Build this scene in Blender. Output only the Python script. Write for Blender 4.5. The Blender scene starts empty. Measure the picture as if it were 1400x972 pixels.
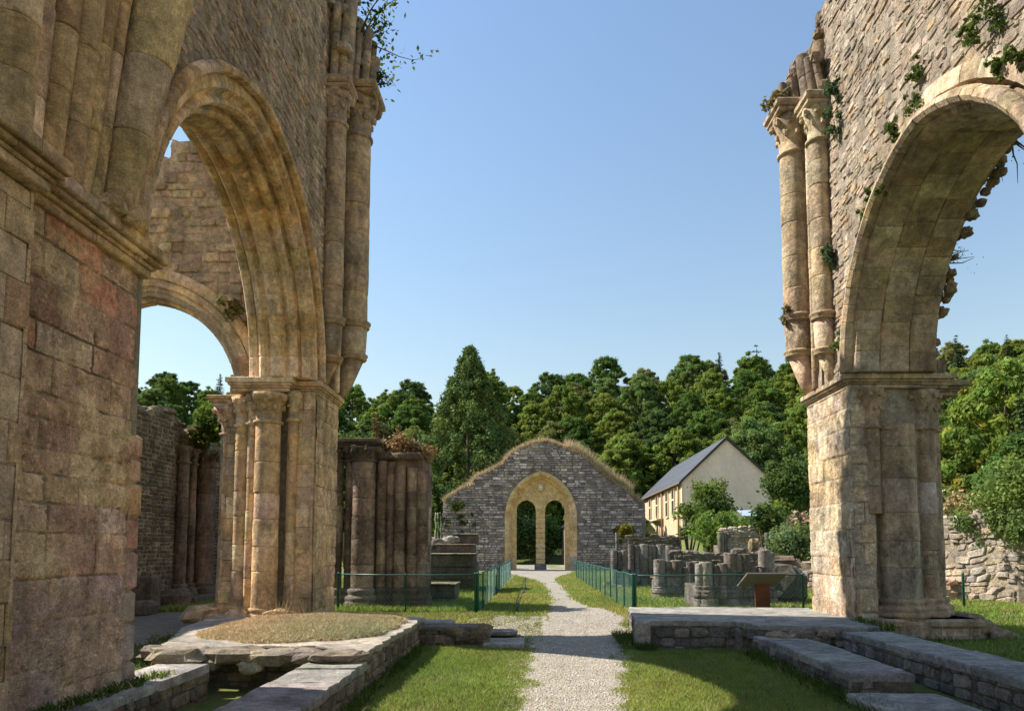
import bpy, math, random
import numpy as np
from mathutils import Vector
R_ = math.radians
rnd = random.Random(7)
npr = np.random.default_rng(11)
sc = bpy.context.scene
col = sc.collection

# ------------------------------------------------------------------ camera
PITCH = R_(4.5); F = 1000.0; EYE = 2.0
cam_d = bpy.data.cameras.new('camera'); cam = bpy.data.objects.new('camera', cam_d); col.objects.link(cam)
cam.location = (0, 0, EYE); cam.rotation_euler = (R_(90) + PITCH, 0, 0)
cam_d.sensor_width = 36; cam_d.lens = 36 * F / 1400
cam_d.shift_x = -30 / 1400; cam_d.shift_y = 184.3 / 1400
cam_d.clip_end = 6000
sc.camera = cam

def P(px, py, Y):
    "point at depth Y that stands at this place of the view"
    u = (px - 730) / F; v = (670.3 - py) / F
    t = Y / (math.cos(PITCH) - v * math.sin(PITCH))
    return Vector((u * t, Y, EYE + t * (math.sin(PITCH) + v * math.cos(PITCH))))
def PX(px, py, X):
    u = (px - 730) / F
    v = (670.3 - py) / F
    t = X / u
    return Vector((X, t * (math.cos(PITCH) - v * math.sin(PITCH)), EYE + t * (math.sin(PITCH) + v * math.cos(PITCH))))

# ------------------------------------------------------------------ world and sun
w = bpy.data.worlds.new('World'); sc.world = w; w.use_nodes = True
nt = w.node_tree
sky = nt.nodes.new('ShaderNodeTexSky'); sky.sky_type = 'NISHITA'; sky.sun_disc = False
SUN_DIR = Vector((-1.0, 0.22, 1.05)).normalized()
sky.sun_elevation = math.asin(SUN_DIR.z)
sky.sun_rotation = math.atan2(SUN_DIR.x, SUN_DIR.y)
sky.altitude = 300; sky.air_density = 2.2; sky.dust_density = 0.0; sky.ozone_density = 6.0
bg = nt.nodes['Background']; bg.inputs[1].default_value = 0.086
tintn = nt.nodes.new('ShaderNodeMix'); tintn.data_type = 'RGBA'; tintn.blend_type = 'MULTIPLY'; tintn.inputs[0].default_value = 1.0
tintn.inputs[7].default_value = (1.05, 0.96, 0.98, 1)
nt.links.new(sky.outputs[0], tintn.inputs[6]); nt.links.new(tintn.outputs[2], bg.inputs[0])
sl = bpy.data.lights.new('sun', 'SUN'); sl.energy = 4.3; sl.angle = R_(0.53); sl.color = (1.0, 0.93, 0.82)
so = bpy.data.objects.new('sun', sl); col.objects.link(so)
so.rotation_euler = (-SUN_DIR).to_track_quat('-Z', 'Y').to_euler()
so.location = (-30, 10, 40)
sc.view_settings.view_transform = 'Standard'; sc.view_settings.look = 'None'
sc.view_settings.exposure = 1.0; sc.view_settings.gamma = 1.0
sc.cycles.max_bounces = 6; sc.cycles.diffuse_bounces = 4; sc.cycles.transmission_bounces = 4
sc.cycles.use_denoising = True

# ------------------------------------------------------------------ materials
class NT:
    def __init__(s, name):
        s.m = bpy.data.materials.new(name); s.m.use_nodes = True
        s.t = s.m.node_tree; s.b = s.t.nodes['Principled BSDF']; s.out = s.t.nodes['Material Output']
        s.pos = s.n('ShaderNodeNewGeometry').outputs['Position']
    def n(s, ty, **k):
        x = s.t.nodes.new(ty)
        for a, b in k.items(): setattr(x, a, b)
        return x
    def l(s, a, b): s.t.links.new(a, b)
    def noise(s, scale, detail=5, rough=0.6, sc3=None, dist=0.0):
        x = s.n('ShaderNodeTexNoise'); x.inputs['Scale'].default_value = scale
        x.inputs['Detail'].default_value = detail; x.inputs['Roughness'].default_value = rough
        x.inputs['Distortion'].default_value = dist
        if sc3:
            mp = s.n('ShaderNodeMapping'); mp.inputs['Scale'].default_value = sc3
            s.l(s.pos, mp.inputs['Vector']); s.l(mp.outputs[0], x.inputs['Vector'])
        else: s.l(s.pos, x.inputs['Vector'])
        return x.outputs['Fac']
    def ramp(s, fac, a, b, va=0.0, vb=1.0):
        x = s.n('ShaderNodeMapRange'); x.inputs['From Min'].default_value = a; x.inputs['From Max'].default_value = b
        x.inputs['To Min'].default_value = va; x.inputs['To Max'].default_value = vb
        s.l(fac, x.inputs['Value']); return x.outputs[0]
    def mul(s, a, k):
        x = s.n('ShaderNodeMath', operation='MULTIPLY'); s.l(a, x.inputs[0])
        if isinstance(k, (int, float)): x.inputs[1].default_value = k
        else: s.l(k, x.inputs[1])
        return x.outputs[0]
    def addv(s, a, b):
        x = s.n('ShaderNodeMath', operation='ADD'); s.l(a, x.inputs[0])
        if isinstance(b, (int, float)): x.inputs[1].default_value = b
        else: s.l(b, x.inputs[1])
        return x.outputs[0]
    def mix(s, fac, a, b, mode='MIX'):
        x = s.n('ShaderNodeMix', data_type='RGBA', blend_type=mode)
        for val, so_ in ((fac, x.inputs[0]), (a, x.inputs[6]), (b, x.inputs[7])):
            if isinstance(val, (int, float)): so_.default_value = val
            elif isinstance(val, tuple): so_.default_value = (*val, 1)
            else: s.l(val, so_)
        return x.outputs[2]
    def scale(s, colr, fac):
        x = s.n('ShaderNodeVectorMath', operation='SCALE'); s.l(colr, x.inputs[0]); s.l(fac, x.inputs['Scale']); return x.outputs[0]
    def tint(s):
        return s.n('ShaderNodeAttribute', attribute_name='tint').outputs['Color']
    def bump(s, h, strength, dist):
        x = s.n('ShaderNodeBump'); x.inputs['Strength'].default_value = strength; x.inputs['Distance'].default_value = dist
        s.l(h, x.inputs['Height']); s.l(x.outputs[0], s.b.inputs['Normal'])
    def done(s, c, rough=0.9, spec=0.15):
        s.l(c, s.b.inputs['Base Color']) if not isinstance(c, tuple) else setattr(s.b.inputs['Base Color'], 'default_value', (*c, 1))
        s.b.inputs['Roughness'].default_value = rough; s.b.inputs['Specular IOR Level'].default_value = spec
        return s.m

def stone_mat(name, stain, amt=0.5, stain_scale=0.7, lichen=(0.5, 0.48, 0.42), lich=0.35, streak=0.5, bump=0.5, moss=None, moss_amt=0.0, stain2=None, amt2=0.0, gain=1.0, hue=(1.01, .965, .965), dk=0.0):
    s = NT(name)
    c = s.tint()
    n1 = s.ramp(s.noise(stain_scale, 9, 0.66, dist=0.5), 0.45, 0.60, 0, amt)
    c = s.mix(n1, c, stain)
    if stain2:
        n1b = s.ramp(s.noise(stain_scale * 1.7, 6, 0.6, sc3=(1, 1, 1.3), dist=0.3), 0.5, 0.68, 0, amt2)
        c = s.mix(n1b, c, stain2)
    st = s.ramp(s.noise(2.2, 5, 0.6, sc3=(1.6, 1.6, 0.16)), 0.45, 0.75, 1.0, 1.0 - streak)
    c = s.scale(c, st)
    c = s.scale(c, s.ramp(s.noise(8, 9, 0.7), 0.32, 0.68, 0.70 * gain, 1.34 * gain))
    c = s.scale(c, s.ramp(s.noise(2.6, 6, 0.65, dist=.6), 0.34, 0.66, 0.78, 1.2))
    c = s.scale(c, s.ramp(s.noise(48, 5, 0.7), 0.32, 0.68, 0.68, 1.30))
    lm = s.mul(s.ramp(s.noise(19, 6, 0.7), 0.58, 0.66, 0, lich), s.ramp(s.noise(1.3, 3), 0.4, 0.6))
    c = s.mix(lm, c, lichen)
    if moss:
        mm = s.mul(s.ramp(s.noise(1.6, 8, 0.7), 0.5, 0.62, 0, moss_amt), s.ramp(s.noise(14, 5, 0.7), 0.35, 0.6))
        c = s.mix(mm, c, moss)
    if dk:
        dm = s.mul(s.ramp(s.noise(1.5, 9, 0.68, sc3=(1, 1, .45), dist=.6), 0.47, 0.62, 0, dk), s.ramp(s.noise(10, 7, 0.7), 0.36, 0.56))
        c = s.mix(dm, c, (.075, .068, .055))
    hv = s.n('ShaderNodeVectorMath', operation='MULTIPLY'); s.l(c, hv.inputs[0]); hv.inputs[1].default_value = hue; c = hv.outputs[0]
    h = s.addv(s.noise(11, 10, 0.72), s.mul(s.noise(55, 6, 0.7), 0.4))
    pit = s.ramp(s.noise(24, 3, 0.5), 0.64, 0.72, 0, -0.5)
    h = s.addv(h, s.mul(s.noise(3.2, 5, 0.6), 1.6))
    s.bump(s.addv(h, pit), min(1.0, bump * 1.7), 0.06)
    return s.done(c, 0.93, 0.1)

M = {}
M['ashlar'] = stone_mat('weathered_ochre_ashlar', (0.33, 0.21, 0.145), 0.5, 0.6, lich=0.45, streak=0.3, bump=0.8, stain2=(0.44, 0.34, 0.19), amt2=0.7, gain=2.3, dk=0.25)
M['dressed'] = stone_mat('ochre_dressed_stone', (0.17, 0.125, 0.075), 0.55, 0.9, lich=0.35, streak=0.45, bump=0.45, stain2=(0.42, 0.28, 0.11), amt2=0.45, gain=2.3, dk=0.5)
M['dressed_r'] = stone_mat('tan_dressed_stone', (0.22, 0.18, 0.13), 0.6, 0.9, lich=0.45, streak=0.4, bump=0.5, stain2=(0.40, 0.27, 0.12), amt2=0.4, gain=1.65, dk=0.6)
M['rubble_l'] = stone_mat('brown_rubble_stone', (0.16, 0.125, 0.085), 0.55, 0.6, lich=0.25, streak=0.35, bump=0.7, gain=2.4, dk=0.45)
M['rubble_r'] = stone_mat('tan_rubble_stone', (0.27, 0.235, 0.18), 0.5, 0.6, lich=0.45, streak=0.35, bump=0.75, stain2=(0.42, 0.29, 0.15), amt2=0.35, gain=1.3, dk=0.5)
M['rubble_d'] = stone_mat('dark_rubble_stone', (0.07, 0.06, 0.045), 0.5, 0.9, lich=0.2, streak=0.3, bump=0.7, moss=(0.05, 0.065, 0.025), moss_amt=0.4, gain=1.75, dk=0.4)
M['rubble_g'] = stone_mat('grey_rubble_stone', (0.13, 0.125, 0.12), 0.55, 0.35, lich=0.4, streak=0.3, bump=0.7, stain2=(0.36, 0.31, 0.22), amt2=0.25, gain=1.9, hue=(1.10, .985, 1.03), dk=0.5)
M['ledge'] = stone_mat('grey_flagstone', (0.13, 0.125, 0.12), 0.6, 1.2, lichen=(0.48, 0.48, 0.47), lich=0.75, streak=0.05, bump=0.55, moss=(0.13, 0.12, 0.06), moss_amt=0.45, gain=1.6, hue=(1.02, .99, .96))
M['oldgrey'] = stone_mat('lichened_grey_stone', (0.11, 0.09, 0.075), 0.6, 1.1, lichen=(0.5, 0.5, 0.48), lich=0.6, streak=0.5, bump=0.6, moss=(0.10, 0.10, 0.04), moss_amt=0.4, gain=1.05, hue=(1.02, .99, .98), dk=0.4)
M['yellow'] = stone_mat('yellow_arch_stone', (0.40, 0.28, 0.13), 0.4, 0.8, lich=0.2, streak=0.08, bump=0.35, gain=1.45, dk=0.2)
M['stub'] = stone_mat('stained_pier_stone', (0.10, 0.07, 0.05), 0.7, 0.8, lich=0.4, streak=0.6, bump=0.55, stain2=(0.30, 0.22, 0.12), amt2=0.3, gain=1.65, dk=0.7)

def leaf_mat(name, trans=0.3, var=0.5, rough=0.6, glow=(0.30, 0.40, 0.04), gm=0.35):
    s = NT(name)
    c = s.scale(s.tint(), s.ramp(s.noise(0.6, 4), 0.3, 0.7, 1 - var * 0.5, 1 + var * 0.5))
    s.done(c, rough, 0.06)
    tr = s.n('ShaderNodeBsdfTranslucent'); s.l(s.mix(gm, c, glow, 'MIX'), tr.inputs['Color'])
    mx = s.n('ShaderNodeMixShader'); mx.inputs[0].default_value = trans
    s.l(s.b.outputs[0], mx.inputs[1]); s.l(tr.outputs[0], mx.inputs[2]); s.l(mx.outputs[0], s.out.inputs['Surface'])
    return s.m
M['leaf'] = leaf_mat('green_foliage', 0.45, gm=.2)
M['needle'] = leaf_mat('conifer_foliage', 0.12, 0.4, 0.7)
M['grassblade'] = leaf_mat('grass_blades', 0.4, 0.35, 0.7)
M['straw'] = leaf_mat('dry_grass_straw', 0.2, 0.4, 0.8, (.45, .36, .2))

def simple_mat(name, c, rough=0.7, spec=0.3, var=0.15, scale=6, metal=0, sc3=None, bump=0.0):
    s = NT(name)
    t = s.n('ShaderNodeRGB'); t.outputs[0].default_value = (*c, 1)
    k = s.scale(t.outputs[0], s.ramp(s.noise(scale, 6, 0.65, sc3=sc3), 0.3, 0.7, 1 - var, 1 + var))
    k = s.scale(k, s.ramp(s.noise(scale * 7, 4, 0.65), 0.3, 0.7, 1 - var * .6, 1 + var * .6))
    if bump: s.bump(s.noise(scale * 5, 6), bump, 0.02)
    s.done(k, rough, spec); s.b.inputs['Metallic'].default_value = metal
    return s.m
M['bark'] = simple_mat('tree_bark', (0.10, 0.075, 0.05), 0.95, 0.1, 0.3, 5)
M['stalk'] = simple_mat('dry_brown_stalk', (0.20, 0.13, 0.07), 0.95, 0.1, 0.2, 5)
M['fence'] = simple_mat('green_painted_steel', (0.012, 0.10, 0.075), 0.4, 0.5, 0.12, 9)
M['wire'] = simple_mat('green_coated_wire', (0.02, 0.17, 0.135), 0.45, 0.5, 0.08, 9)
M['rust'] = simple_mat('rusty_brown_steel', (0.13, 0.05, 0.025), 0.75, 0.3, 0.25, 8)
M['panel_back'] = simple_mat('grey_panel_back', (0.13, 0.122, 0.11), 0.6, 0.3, 0.06, 5)
M['render'] = simple_mat('grey_beige_render', (0.80, 0.64, 0.53), 0.95, 0.1, 0.13, 0.5, sc3=(1, 1, .35))
M['limestone'] = simple_mat('warm_limestone', (0.62, 0.47, 0.30), 0.9, 0.1, 0.22, 1.6)
M['trimstone'] = simple_mat('pale_trim_stone', (0.66, 0.54, 0.38), 0.9, 0.1, 0.12, 2)
M['darkglass'] = simple_mat('dark_window_glass', (0.03, 0.03, 0.035), 0.1, 0.6, 0.1, 2)
M['door'] = simple_mat('dark_oak_door', (0.08, 0.05, 0.03), 0.7, 0.2, 0.2, 4)
M['copper'] = simple_mat('brown_metal_pipe', (0.24, 0.15, 0.08), 0.6, 0.4, 0.15, 3)
M['bluesheet'] = simple_mat('pale_blue_sheet', (0.38, 0.47, 0.62), 0.35, 0.5, 0.05, 3)
M['fascia'] = simple_mat('dark_fascia_board', (0.05, 0.042, 0.038), 0.6, 0.3, 0.1, 3)
def slate_mat():
    s = NT('blue_grey_slate')
    n = s.n('ShaderNodeTexBrick'); n.inputs['Scale'].default_value = 1.0
    n.inputs['Brick Width'].default_value = 0.3; n.inputs['Row Height'].default_value = 0.2; n.inputs['Mortar Size'].default_value = 0.012
    n.inputs['Color1'].default_value = (0.072, 0.076, 0.088, 1); n.inputs['Color2'].default_value = (0.10, 0.105, 0.12, 1); n.inputs['Mortar'].default_value = (0.035, 0.035, 0.04, 1)
    mp = s.n('ShaderNodeMapping'); mp.inputs['Rotation'].default_value = (R_(90), 0, R_(90))
    s.l(s.pos, mp.inputs[0]); s.l(mp.outputs[0], n.inputs['Vector'])
    c = s.scale(n.outputs['Color'], s.ramp(s.noise(0.8, 5), 0.3, 0.7, 0.8, 1.2))
    s.bump(n.outputs['Fac'], 0.3, -0.02)
    return s.done(c, 0.5, 0.4)
M['slate'] = slate_mat()

def ground_mat():
    s = NT('lawn_and_soil')
    g = s.mix(s.ramp(s.noise(0.55, 7, 0.65), 0.38, 0.62), (0.13, 0.175, 0.045), (0.20, 0.21, 0.075))
    g = s.mix(s.ramp(s.noise(2.6, 8, 0.7), 0.52, 0.7, 0, 0.55), g, (0.24, 0.205, 0.115))
    g = s.scale(g, s.ramp(s.noise(35, 6, 0.7), 0.3, 0.7, 0.55, 1.4))
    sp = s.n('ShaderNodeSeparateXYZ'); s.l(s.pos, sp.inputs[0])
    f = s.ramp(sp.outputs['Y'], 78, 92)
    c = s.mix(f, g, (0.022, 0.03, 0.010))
    s.bump(s.noise(28, 8, 0.75), 0.8, 0.06)
    return s.done(c, 0.95, 0.05)
M['ground'] = ground_mat()
def gravel_mat(name, a, b, dark):
    s = NT(name)
    v = s.n('ShaderNodeTexVoronoi'); v.inputs['Scale'].default_value = 38; s.l(s.pos, v.inputs['Vector'])
    hv = s.n('ShaderNodeSeparateColor'); s.l(v.outputs['Color'], hv.inputs[0])
    c = s.mix(hv.outputs[0], a, b)
    c = s.mix(s.ramp(s.noise(1.1, 8, 0.7), 0.45, 0.7, 0, 0.6), c, dark)
    c = s.scale(c, s.ramp(v.outputs['Distance'], 0.0, 0.75, 1.2, 0.55))
    c = s.scale(c, s.ramp(s.noise(5, 7, 0.7), 0.3, 0.7, 0.8, 1.2))
    h = s.addv(s.mul(v.outputs['Distance'], -1.0), s.mul(s.noise(9, 6), 0.8))
    s.bump(h, 0.9, 0.03)
    return s.done(c, 0.95, 0.1)
M['gravel'] = gravel_mat('pale_gravel', (0.42, 0.38, 0.31), (0.62, 0.56, 0.46), (0.34, 0.285, 0.20))
M['gravel_d'] = gravel_mat('dusty_gravel', (0.30, 0.27, 0.21), (0.42, 0.38, 0.30), (0.22, 0.19, 0.13))
M['pebble'] = stone_mat('pale_pebbles', (0.3, 0.27, 0.22), 0.3, 3, lich=0, streak=0, bump=0.2)

# ------------------------------------------------------------------ object helpers
def thing(name, label, cat, loc=(0, 0, 0), group=None, rz=0.0, parent=None):
    o = bpy.data.objects.new(name, None); col.objects.link(o)
    o.location = loc; o.rotation_euler = (0, 0, rz); o.empty_display_size = 0.3
    o['label'] = label; o['category'] = cat
    if group: o['group'] = group
    return o
def tag(o, label, cat, group=None, kind=None):
    if label: o['label'] = label
    if cat: o['category'] = cat
    if group: o['group'] = group
    if kind: o['kind'] = kind
    return o
def link_mesh(name, me, mat, parent=None):
    o = bpy.data.objects.new(name, me); col.objects.link(o)
    if mat: me.materials.append(mat)
    if parent is not None:
        o.parent = parent
        o.matrix_parent_inverse.identity()
    return o
def copy_tree(o, parent=None):
    c = o.copy(); col.objects.link(c)
    if parent is not None: c.parent = parent
    for ch in list(o.children): copy_tree(ch, c)
    return c

class MB:
    "collects faces of one mesh; coordinates are world ones, moved to the parent's origin at the end"
    def __init__(s): s.v = []; s.f = []; s.c = []; s.sm = []
    def add(s, vs, fs, c, smooth=False):
        k = len(s.v); s.v.extend([tuple(p) for p in vs])
        for f in fs: s.f.append(tuple(i + k for i in f)); s.c.append(c); s.sm.append(smooth)
    def build(s, name, mat, parent=None, top=None):
        off = Vector((0, 0, 0))
        if parent is not None:
            p = parent
            while p is not None: off += Vector(p.location); p = p.parent
        me = bpy.data.meshes.new(name)
        vs = s.v if off.length == 0 else [(a - off.x, b - off.y, c - off.z) for a, b, c in s.v]
        me.from_pydata(vs, [], s.f)
        at = me.attributes.new('tint', 'FLOAT_COLOR', 'FACE')
        arr = np.ones((len(s.f), 4), 'f'); arr[:, :3] = np.array(s.c, 'f').reshape(-1, 3)
        at.data.foreach_set('color', arr.ravel())
        me.polygons.foreach_set('use_smooth', np.array(s.sm, bool))
        me.update()
        return link_mesh(name, me, mat, parent)

def np_mesh(name, v, quads, tint, mat, parent=None, smooth=False):
    "v (n,3), quads (m,k) arrays; tint (m,3); local coordinates"
    me = bpy.data.meshes.new(name)
    n, m, k = len(v), len(quads), quads.shape[1]
    me.vertices.add(n); me.vertices.foreach_set('co', np.ascontiguousarray(v, 'f').ravel())
    me.loops.add(m * k); me.loops.foreach_set('vertex_index', np.ascontiguousarray(quads, 'i').ravel())
    me.polygons.add(m); me.polygons.foreach_set('loop_start', np.arange(0, m * k, k, dtype='i'))
    me.update(calc_edges=True); me.validate()
    at = me.attributes.new('tint', 'FLOAT_COLOR', 'FACE')
    arr = np.ones((m, 4), 'f'); arr[:, :3] = tint
    at.data.foreach_set('color', arr.ravel())
    if smooth: me.polygons.foreach_set('use_smooth', np.ones(m, bool))
    return link_mesh(name, me, mat, parent)

def vary(c, a=0.15, b=0.05):
    k = 1 + rnd.uniform(-a, a)
    return tuple(max(0.005, x * k * (1 + rnd.uniform(-b, b))) for x in c)
def pick(pal): return vary(rnd.choice(pal))

def box(mb, a, b, c, bev=0.01):
    x0, y0, z0 = a; x1, y1, z1 = b; e = min(bev, (x1 - x0) * .3, (y1 - y0) * .3, (z1 - z0) * .3)
    vs = []
    for z, i in ((z0, e), (z0 + e, 0), (z1 - e, 0), (z1, e)):
        vs += [(x0 + i, y0 + i, z), (x1 - i, y0 + i, z), (x1 - i, y1 - i, z), (x0 + i, y1 - i, z)]
    fs = [(3, 2, 1, 0), (12, 13, 14, 15)]
    for k in range(3):
        for j in range(4):
            j2 = (j + 1) % 4
            fs.append((k * 4 + j, k * 4 + j2, k * 4 + 4 + j2, k * 4 + 4 + j))
    mb.add(vs, fs, c)
def prism(mb, pts, off, c):
    n = len(pts); off = Vector(off)
    vs = [Vector(p) for p in pts] + [Vector(p) + off for p in pts]
    fs = [tuple(range(n)), tuple(range(2 * n - 1, n - 1, -1))]
    for i in range(n):
        j = (i + 1) % n
        fs.append((i, i + n, j + n, j))
    mb.add(vs, fs, c)
def rock(mb, p, r, c, sq=(1, 1, .7), n=9, rough=.22, seed=None):
    "uneven boulder"
    q = random.Random(seed if seed is not None else rnd.random())
    rings = 5; vs = [(p[0], p[1], p[2] - r * sq[2])]
    for i in range(1, rings):
        th = -math.pi / 2 + math.pi * i / rings
        for j in range(n):
            ph = 2 * math.pi * j / n
            k = 1 + q.uniform(-rough, rough)
            cx, cy, cz = math.cos(th) * math.cos(ph), math.cos(th) * math.sin(ph), math.sin(th)
            s_ = lambda t: math.copysign(abs(t) ** 0.7, t)
            vs.append((p[0] + r * sq[0] * k * s_(cx), p[1] + r * sq[1] * k * s_(cy), p[2] + r * sq[2] * k * s_(cz)))
    vs.append((p[0], p[1], p[2] + r * sq[2]))
    fs = []
    for j in range(n):
        j2 = (j + 1) % n
        fs.append((0, 1 + j2, 1 + j))
        for i in range(rings - 2):
            a = 1 + i * n
            fs.append((a + j, a + j2, a + n + j2, a + n + j))
        a = 1 + (rings - 2) * n
        fs.append((a + j, a + j2, len(vs) - 1))
    mb.add(vs, fs, c)
def tube(mb, pts, rs, c, n=6, smooth=True):
    pts = [Vector(p) for p in pts]; rings = []
    for i, p in enumerate(pts):
        d = (pts[min(i + 1, len(pts) - 1)] - pts[max(i - 1, 0)]).normalized()
        a = d.orthogonal().normalized() if abs(d.z) < .95 else d.cross(Vector((0, 1, 0))).normalized()
        b = d.cross(a)
        r = rs[i] if isinstance(rs, (list, tuple)) else rs
        rings.append([p + a * (r * math.cos(2 * math.pi * j / n)) + b * (r * math.sin(2 * math.pi * j / n)) for j in range(n)])
    vs = [v for r in rings for v in r]; fs = []
    for i in range(len(pts) - 1):
        for j in range(n):
            j2 = (j + 1) % n
            fs.append((i * n + j, i * n + j2, (i + 1) * n + j2, (i + 1) * n + j))
    fs.append(tuple(range(n - 1, -1, -1))); fs.append(tuple((len(pts) - 1) * n + j for j in range(n)))
    mb.add(vs, fs, c, smooth)

def stone_field(mb, O, U, V, N, rect, inside, ch, sw, gap=.012, prot=(0, .03), bev=.015, jit=.01, pal=((.3, .25, .18),), colf=None, n8=False, miss=0.0, wa=0.0):
    "a face of laid stones: each its own block standing proud of the mortar"
    O, U, V, N = Vector(O), Vector(U), Vector(V), Vector(N)
    u0, u1, v0, v1 = rect; v = v0
    while v < v1 - .03:
        h = min(rnd.uniform(*ch), v1 - v)
        u = u0 - rnd.uniform(0, sw[0])
        while u < u1 - .02:
            wd = rnd.uniform(*sw)
            ua, ub = max(u, u0), min(u + wd, u1); u += wd
            if ub - ua < .04: continue
            hh = h
            va, vb = v, v + hh
            if miss and rnd.random() < miss: continue
            uc, vc = (ua + ub) / 2, (va + vb) / 2
            if inside is not None and not (inside(uc, vc) and inside(ua, va) and inside(ub, va) and inside(ua, vb) and inside(ub, vb)):
                # try a smaller stone
                continue
            g = gap * .5; J = lambda: rnd.uniform(-jit, jit)
            a0, a1, b0, b1 = ua + g, ub - g, va + g, vb - g
            cut = min((a1 - a0), (b1 - b0)) * rnd.uniform(.12, .32) if n8 else 0
            if n8:
                c1, c2, c3, c4 = [cut * rnd.uniform(.4, 1.5) for _ in range(4)]
                ring = [(a0 + c1, b0), (a1 - c2, b0), (a1, b0 + c2), (a1, b1 - c3), (a1 - c3, b1), (a0 + c4, b1), (a0, b1 - c4), (a0, b0 + c1)]
            else: ring = [(a0, b0), (a1, b0), (a1, b1), (a0, b1)]
            ring = [(x + J(), y + J()) for x, y in ring]
            p = rnd.uniform(*prot); e = min(bev * rnd.uniform(.7, 1.4), (a1 - a0) * .3, (b1 - b0) * .3)
            tu, tv = rnd.uniform(-.05, .05) * prot[1] * 10, rnd.uniform(-.05, .05) * prot[1] * 10
            mx, my = sum(x for x, _ in ring) / len(ring), sum(y for _, y in ring) / len(ring)
            n = len(ring); vs = []
            for lev in range(3):
                for (x, y) in ring:
                    if lev == 2:
                        L = math.hypot(x - mx, y - my) + 1e-6; x, y = x - (x - mx) / L * e * 1.4, y - (y - my) / L * e * 1.4
                    dz = -.05 if lev == 0 else (p - e + (x - mx) * tu + (y - my) * tv if lev == 1 else p + (x - mx) * tu + (y - my) * tv)
                    if wa: x, y = x + wa * math.sin(2.3 * y + .9 * x), y + wa * math.sin(1.9 * x + .7 * y) + .4 * wa * math.sin(5.1 * x + 2 * y)
                    vs.append(O + U * x + V * y + N * dz)
            fs = [tuple(2 * n + i for i in range(n))]
            for lev in range(2):
                for i in range(n):
                    j = (i + 1) % n
                    fs.append((lev * n + i, lev * n + j, lev * n + n + j, lev * n + n + i))
            mb.add(vs, fs, colf(uc, vc) if colf else pick(pal))
        v += h

def lathe(mb, x, y, prof, c, n=18, smooth=True, lean=(0, 0), cfun=None, wob=None, capped=True):
    z0 = prof[0][1]; zt = prof[-1][1]; vs = []
    for k, (r, z) in enumerate(prof):
        t = (z - z0) / max(zt - z0, 1e-6)
        for j in range(n):
            a = 2 * math.pi * j / n
            rr = r * (1 + (wob(a, z) if wob else 0))
            vs.append((x + lean[0] * t + rr * math.cos(a), y + lean[1] * t + rr * math.sin(a), z))
    for k in range(len(prof) - 1):
        fs = []
        for j in range(n):
            j2 = (j + 1) % n
            fs.append((k * n + j, k * n + j2, (k + 1) * n + j2, (k + 1) * n + j))
        base = len(mb.v)
        if k == 0: mb.v.extend([tuple(v) for v in vs]); start = base
        cc = cfun(k) if cfun else c
        for f in fs: mb.f.append(tuple(i + start for i in f)); mb.c.append(cc); mb.sm.append(smooth)
    if capped:
        mb.f.append(tuple(start + (len(prof) - 1) * n + j for j in range(n))); mb.c.append(c); mb.sm.append(False)
        mb.f.append(tuple(start + n - 1 - j for j in range(n))); mb.c.append(c); mb.sm.append(False)

def shaft(mb, x, y, z0, z1, r, pal, drum=(.45, .85), lean=(0, 0), n=18, r1=None):
    "round shaft of separate drums with open joints"
    z = z0; H = z1 - z0
    while z < z1 - .02:
        h = rnd.uniform(*drum)
        if z1 - z - h < .25: h = z1 - z
        t = (z - z0) / H; t2 = (z + h - z0) / H
        ra = r if r1 is None else r + (r1 - r) * t; rb = r if r1 is None else r + (r1 - r) * t2
        ox, oy = rnd.uniform(-.006, .006), rnd.uniform(-.006, .006); k = 1 + rnd.uniform(-.015, .015)
        ph = rnd.uniform(0, 6.28); am = rnd.uniform(.006, .02); p2 = rnd.uniform(0, 6.28)
        wb = lambda a, zz, ph=ph, am=am, p2=p2: am * (math.sin(3 * a + ph + zz * 3) + .6 * math.sin(7 * a + p2 + zz * 9))
        lathe(mb, x + lean[0] * t + ox, y + lean[1] * t + oy, [(ra * k - .014, z), (ra * k - .002, z + .012), (ra * k, z + .03), ((ra + rb) / 2 * k, z + h / 2), (rb * k, z + h - .03), (rb * k - .002, z + h - .012), (rb * k - .014, z + h)],
              pick(pal), n=n, lean=(lean[0] * (t2 - t), lean[1] * (t2 - t)), wob=wb)
        z += h
def ringband(mb, x, y, z, r, c, h=.14, out=.07, n=18):
    lathe(mb, x, y, [(r * .97, z - h * .55), (r + out * .5, z - h * .5), (r + out * .7, z - h * .3), (r + out * .35, z - h * .1), (r + out, z + h * .1), (r + out * 1.05, z + h * .3), (r + out * .6, z + h * .48), (r * .97, z + h * .55)], c, n=n)
def attic_base(mb, x, y, z, r, c, h=.4, out=.12, n=20):
    lathe(mb, x, y, [(r + out * 1.15, z), (r + out * 1.2, z + h * .3), (r + out * .95, z + h * .34), (r + out, z + h * .38), (r + out * 1.1, z + h * .48), (r + out * .9, z + h * .58), (r + out * .4, z + h * .64), (r + out * .35, z + h * .72), (r + out * .62, z + h * .82), (r + out * .5, z + h * .93), (r, z + h)], c, n=n)
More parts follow.
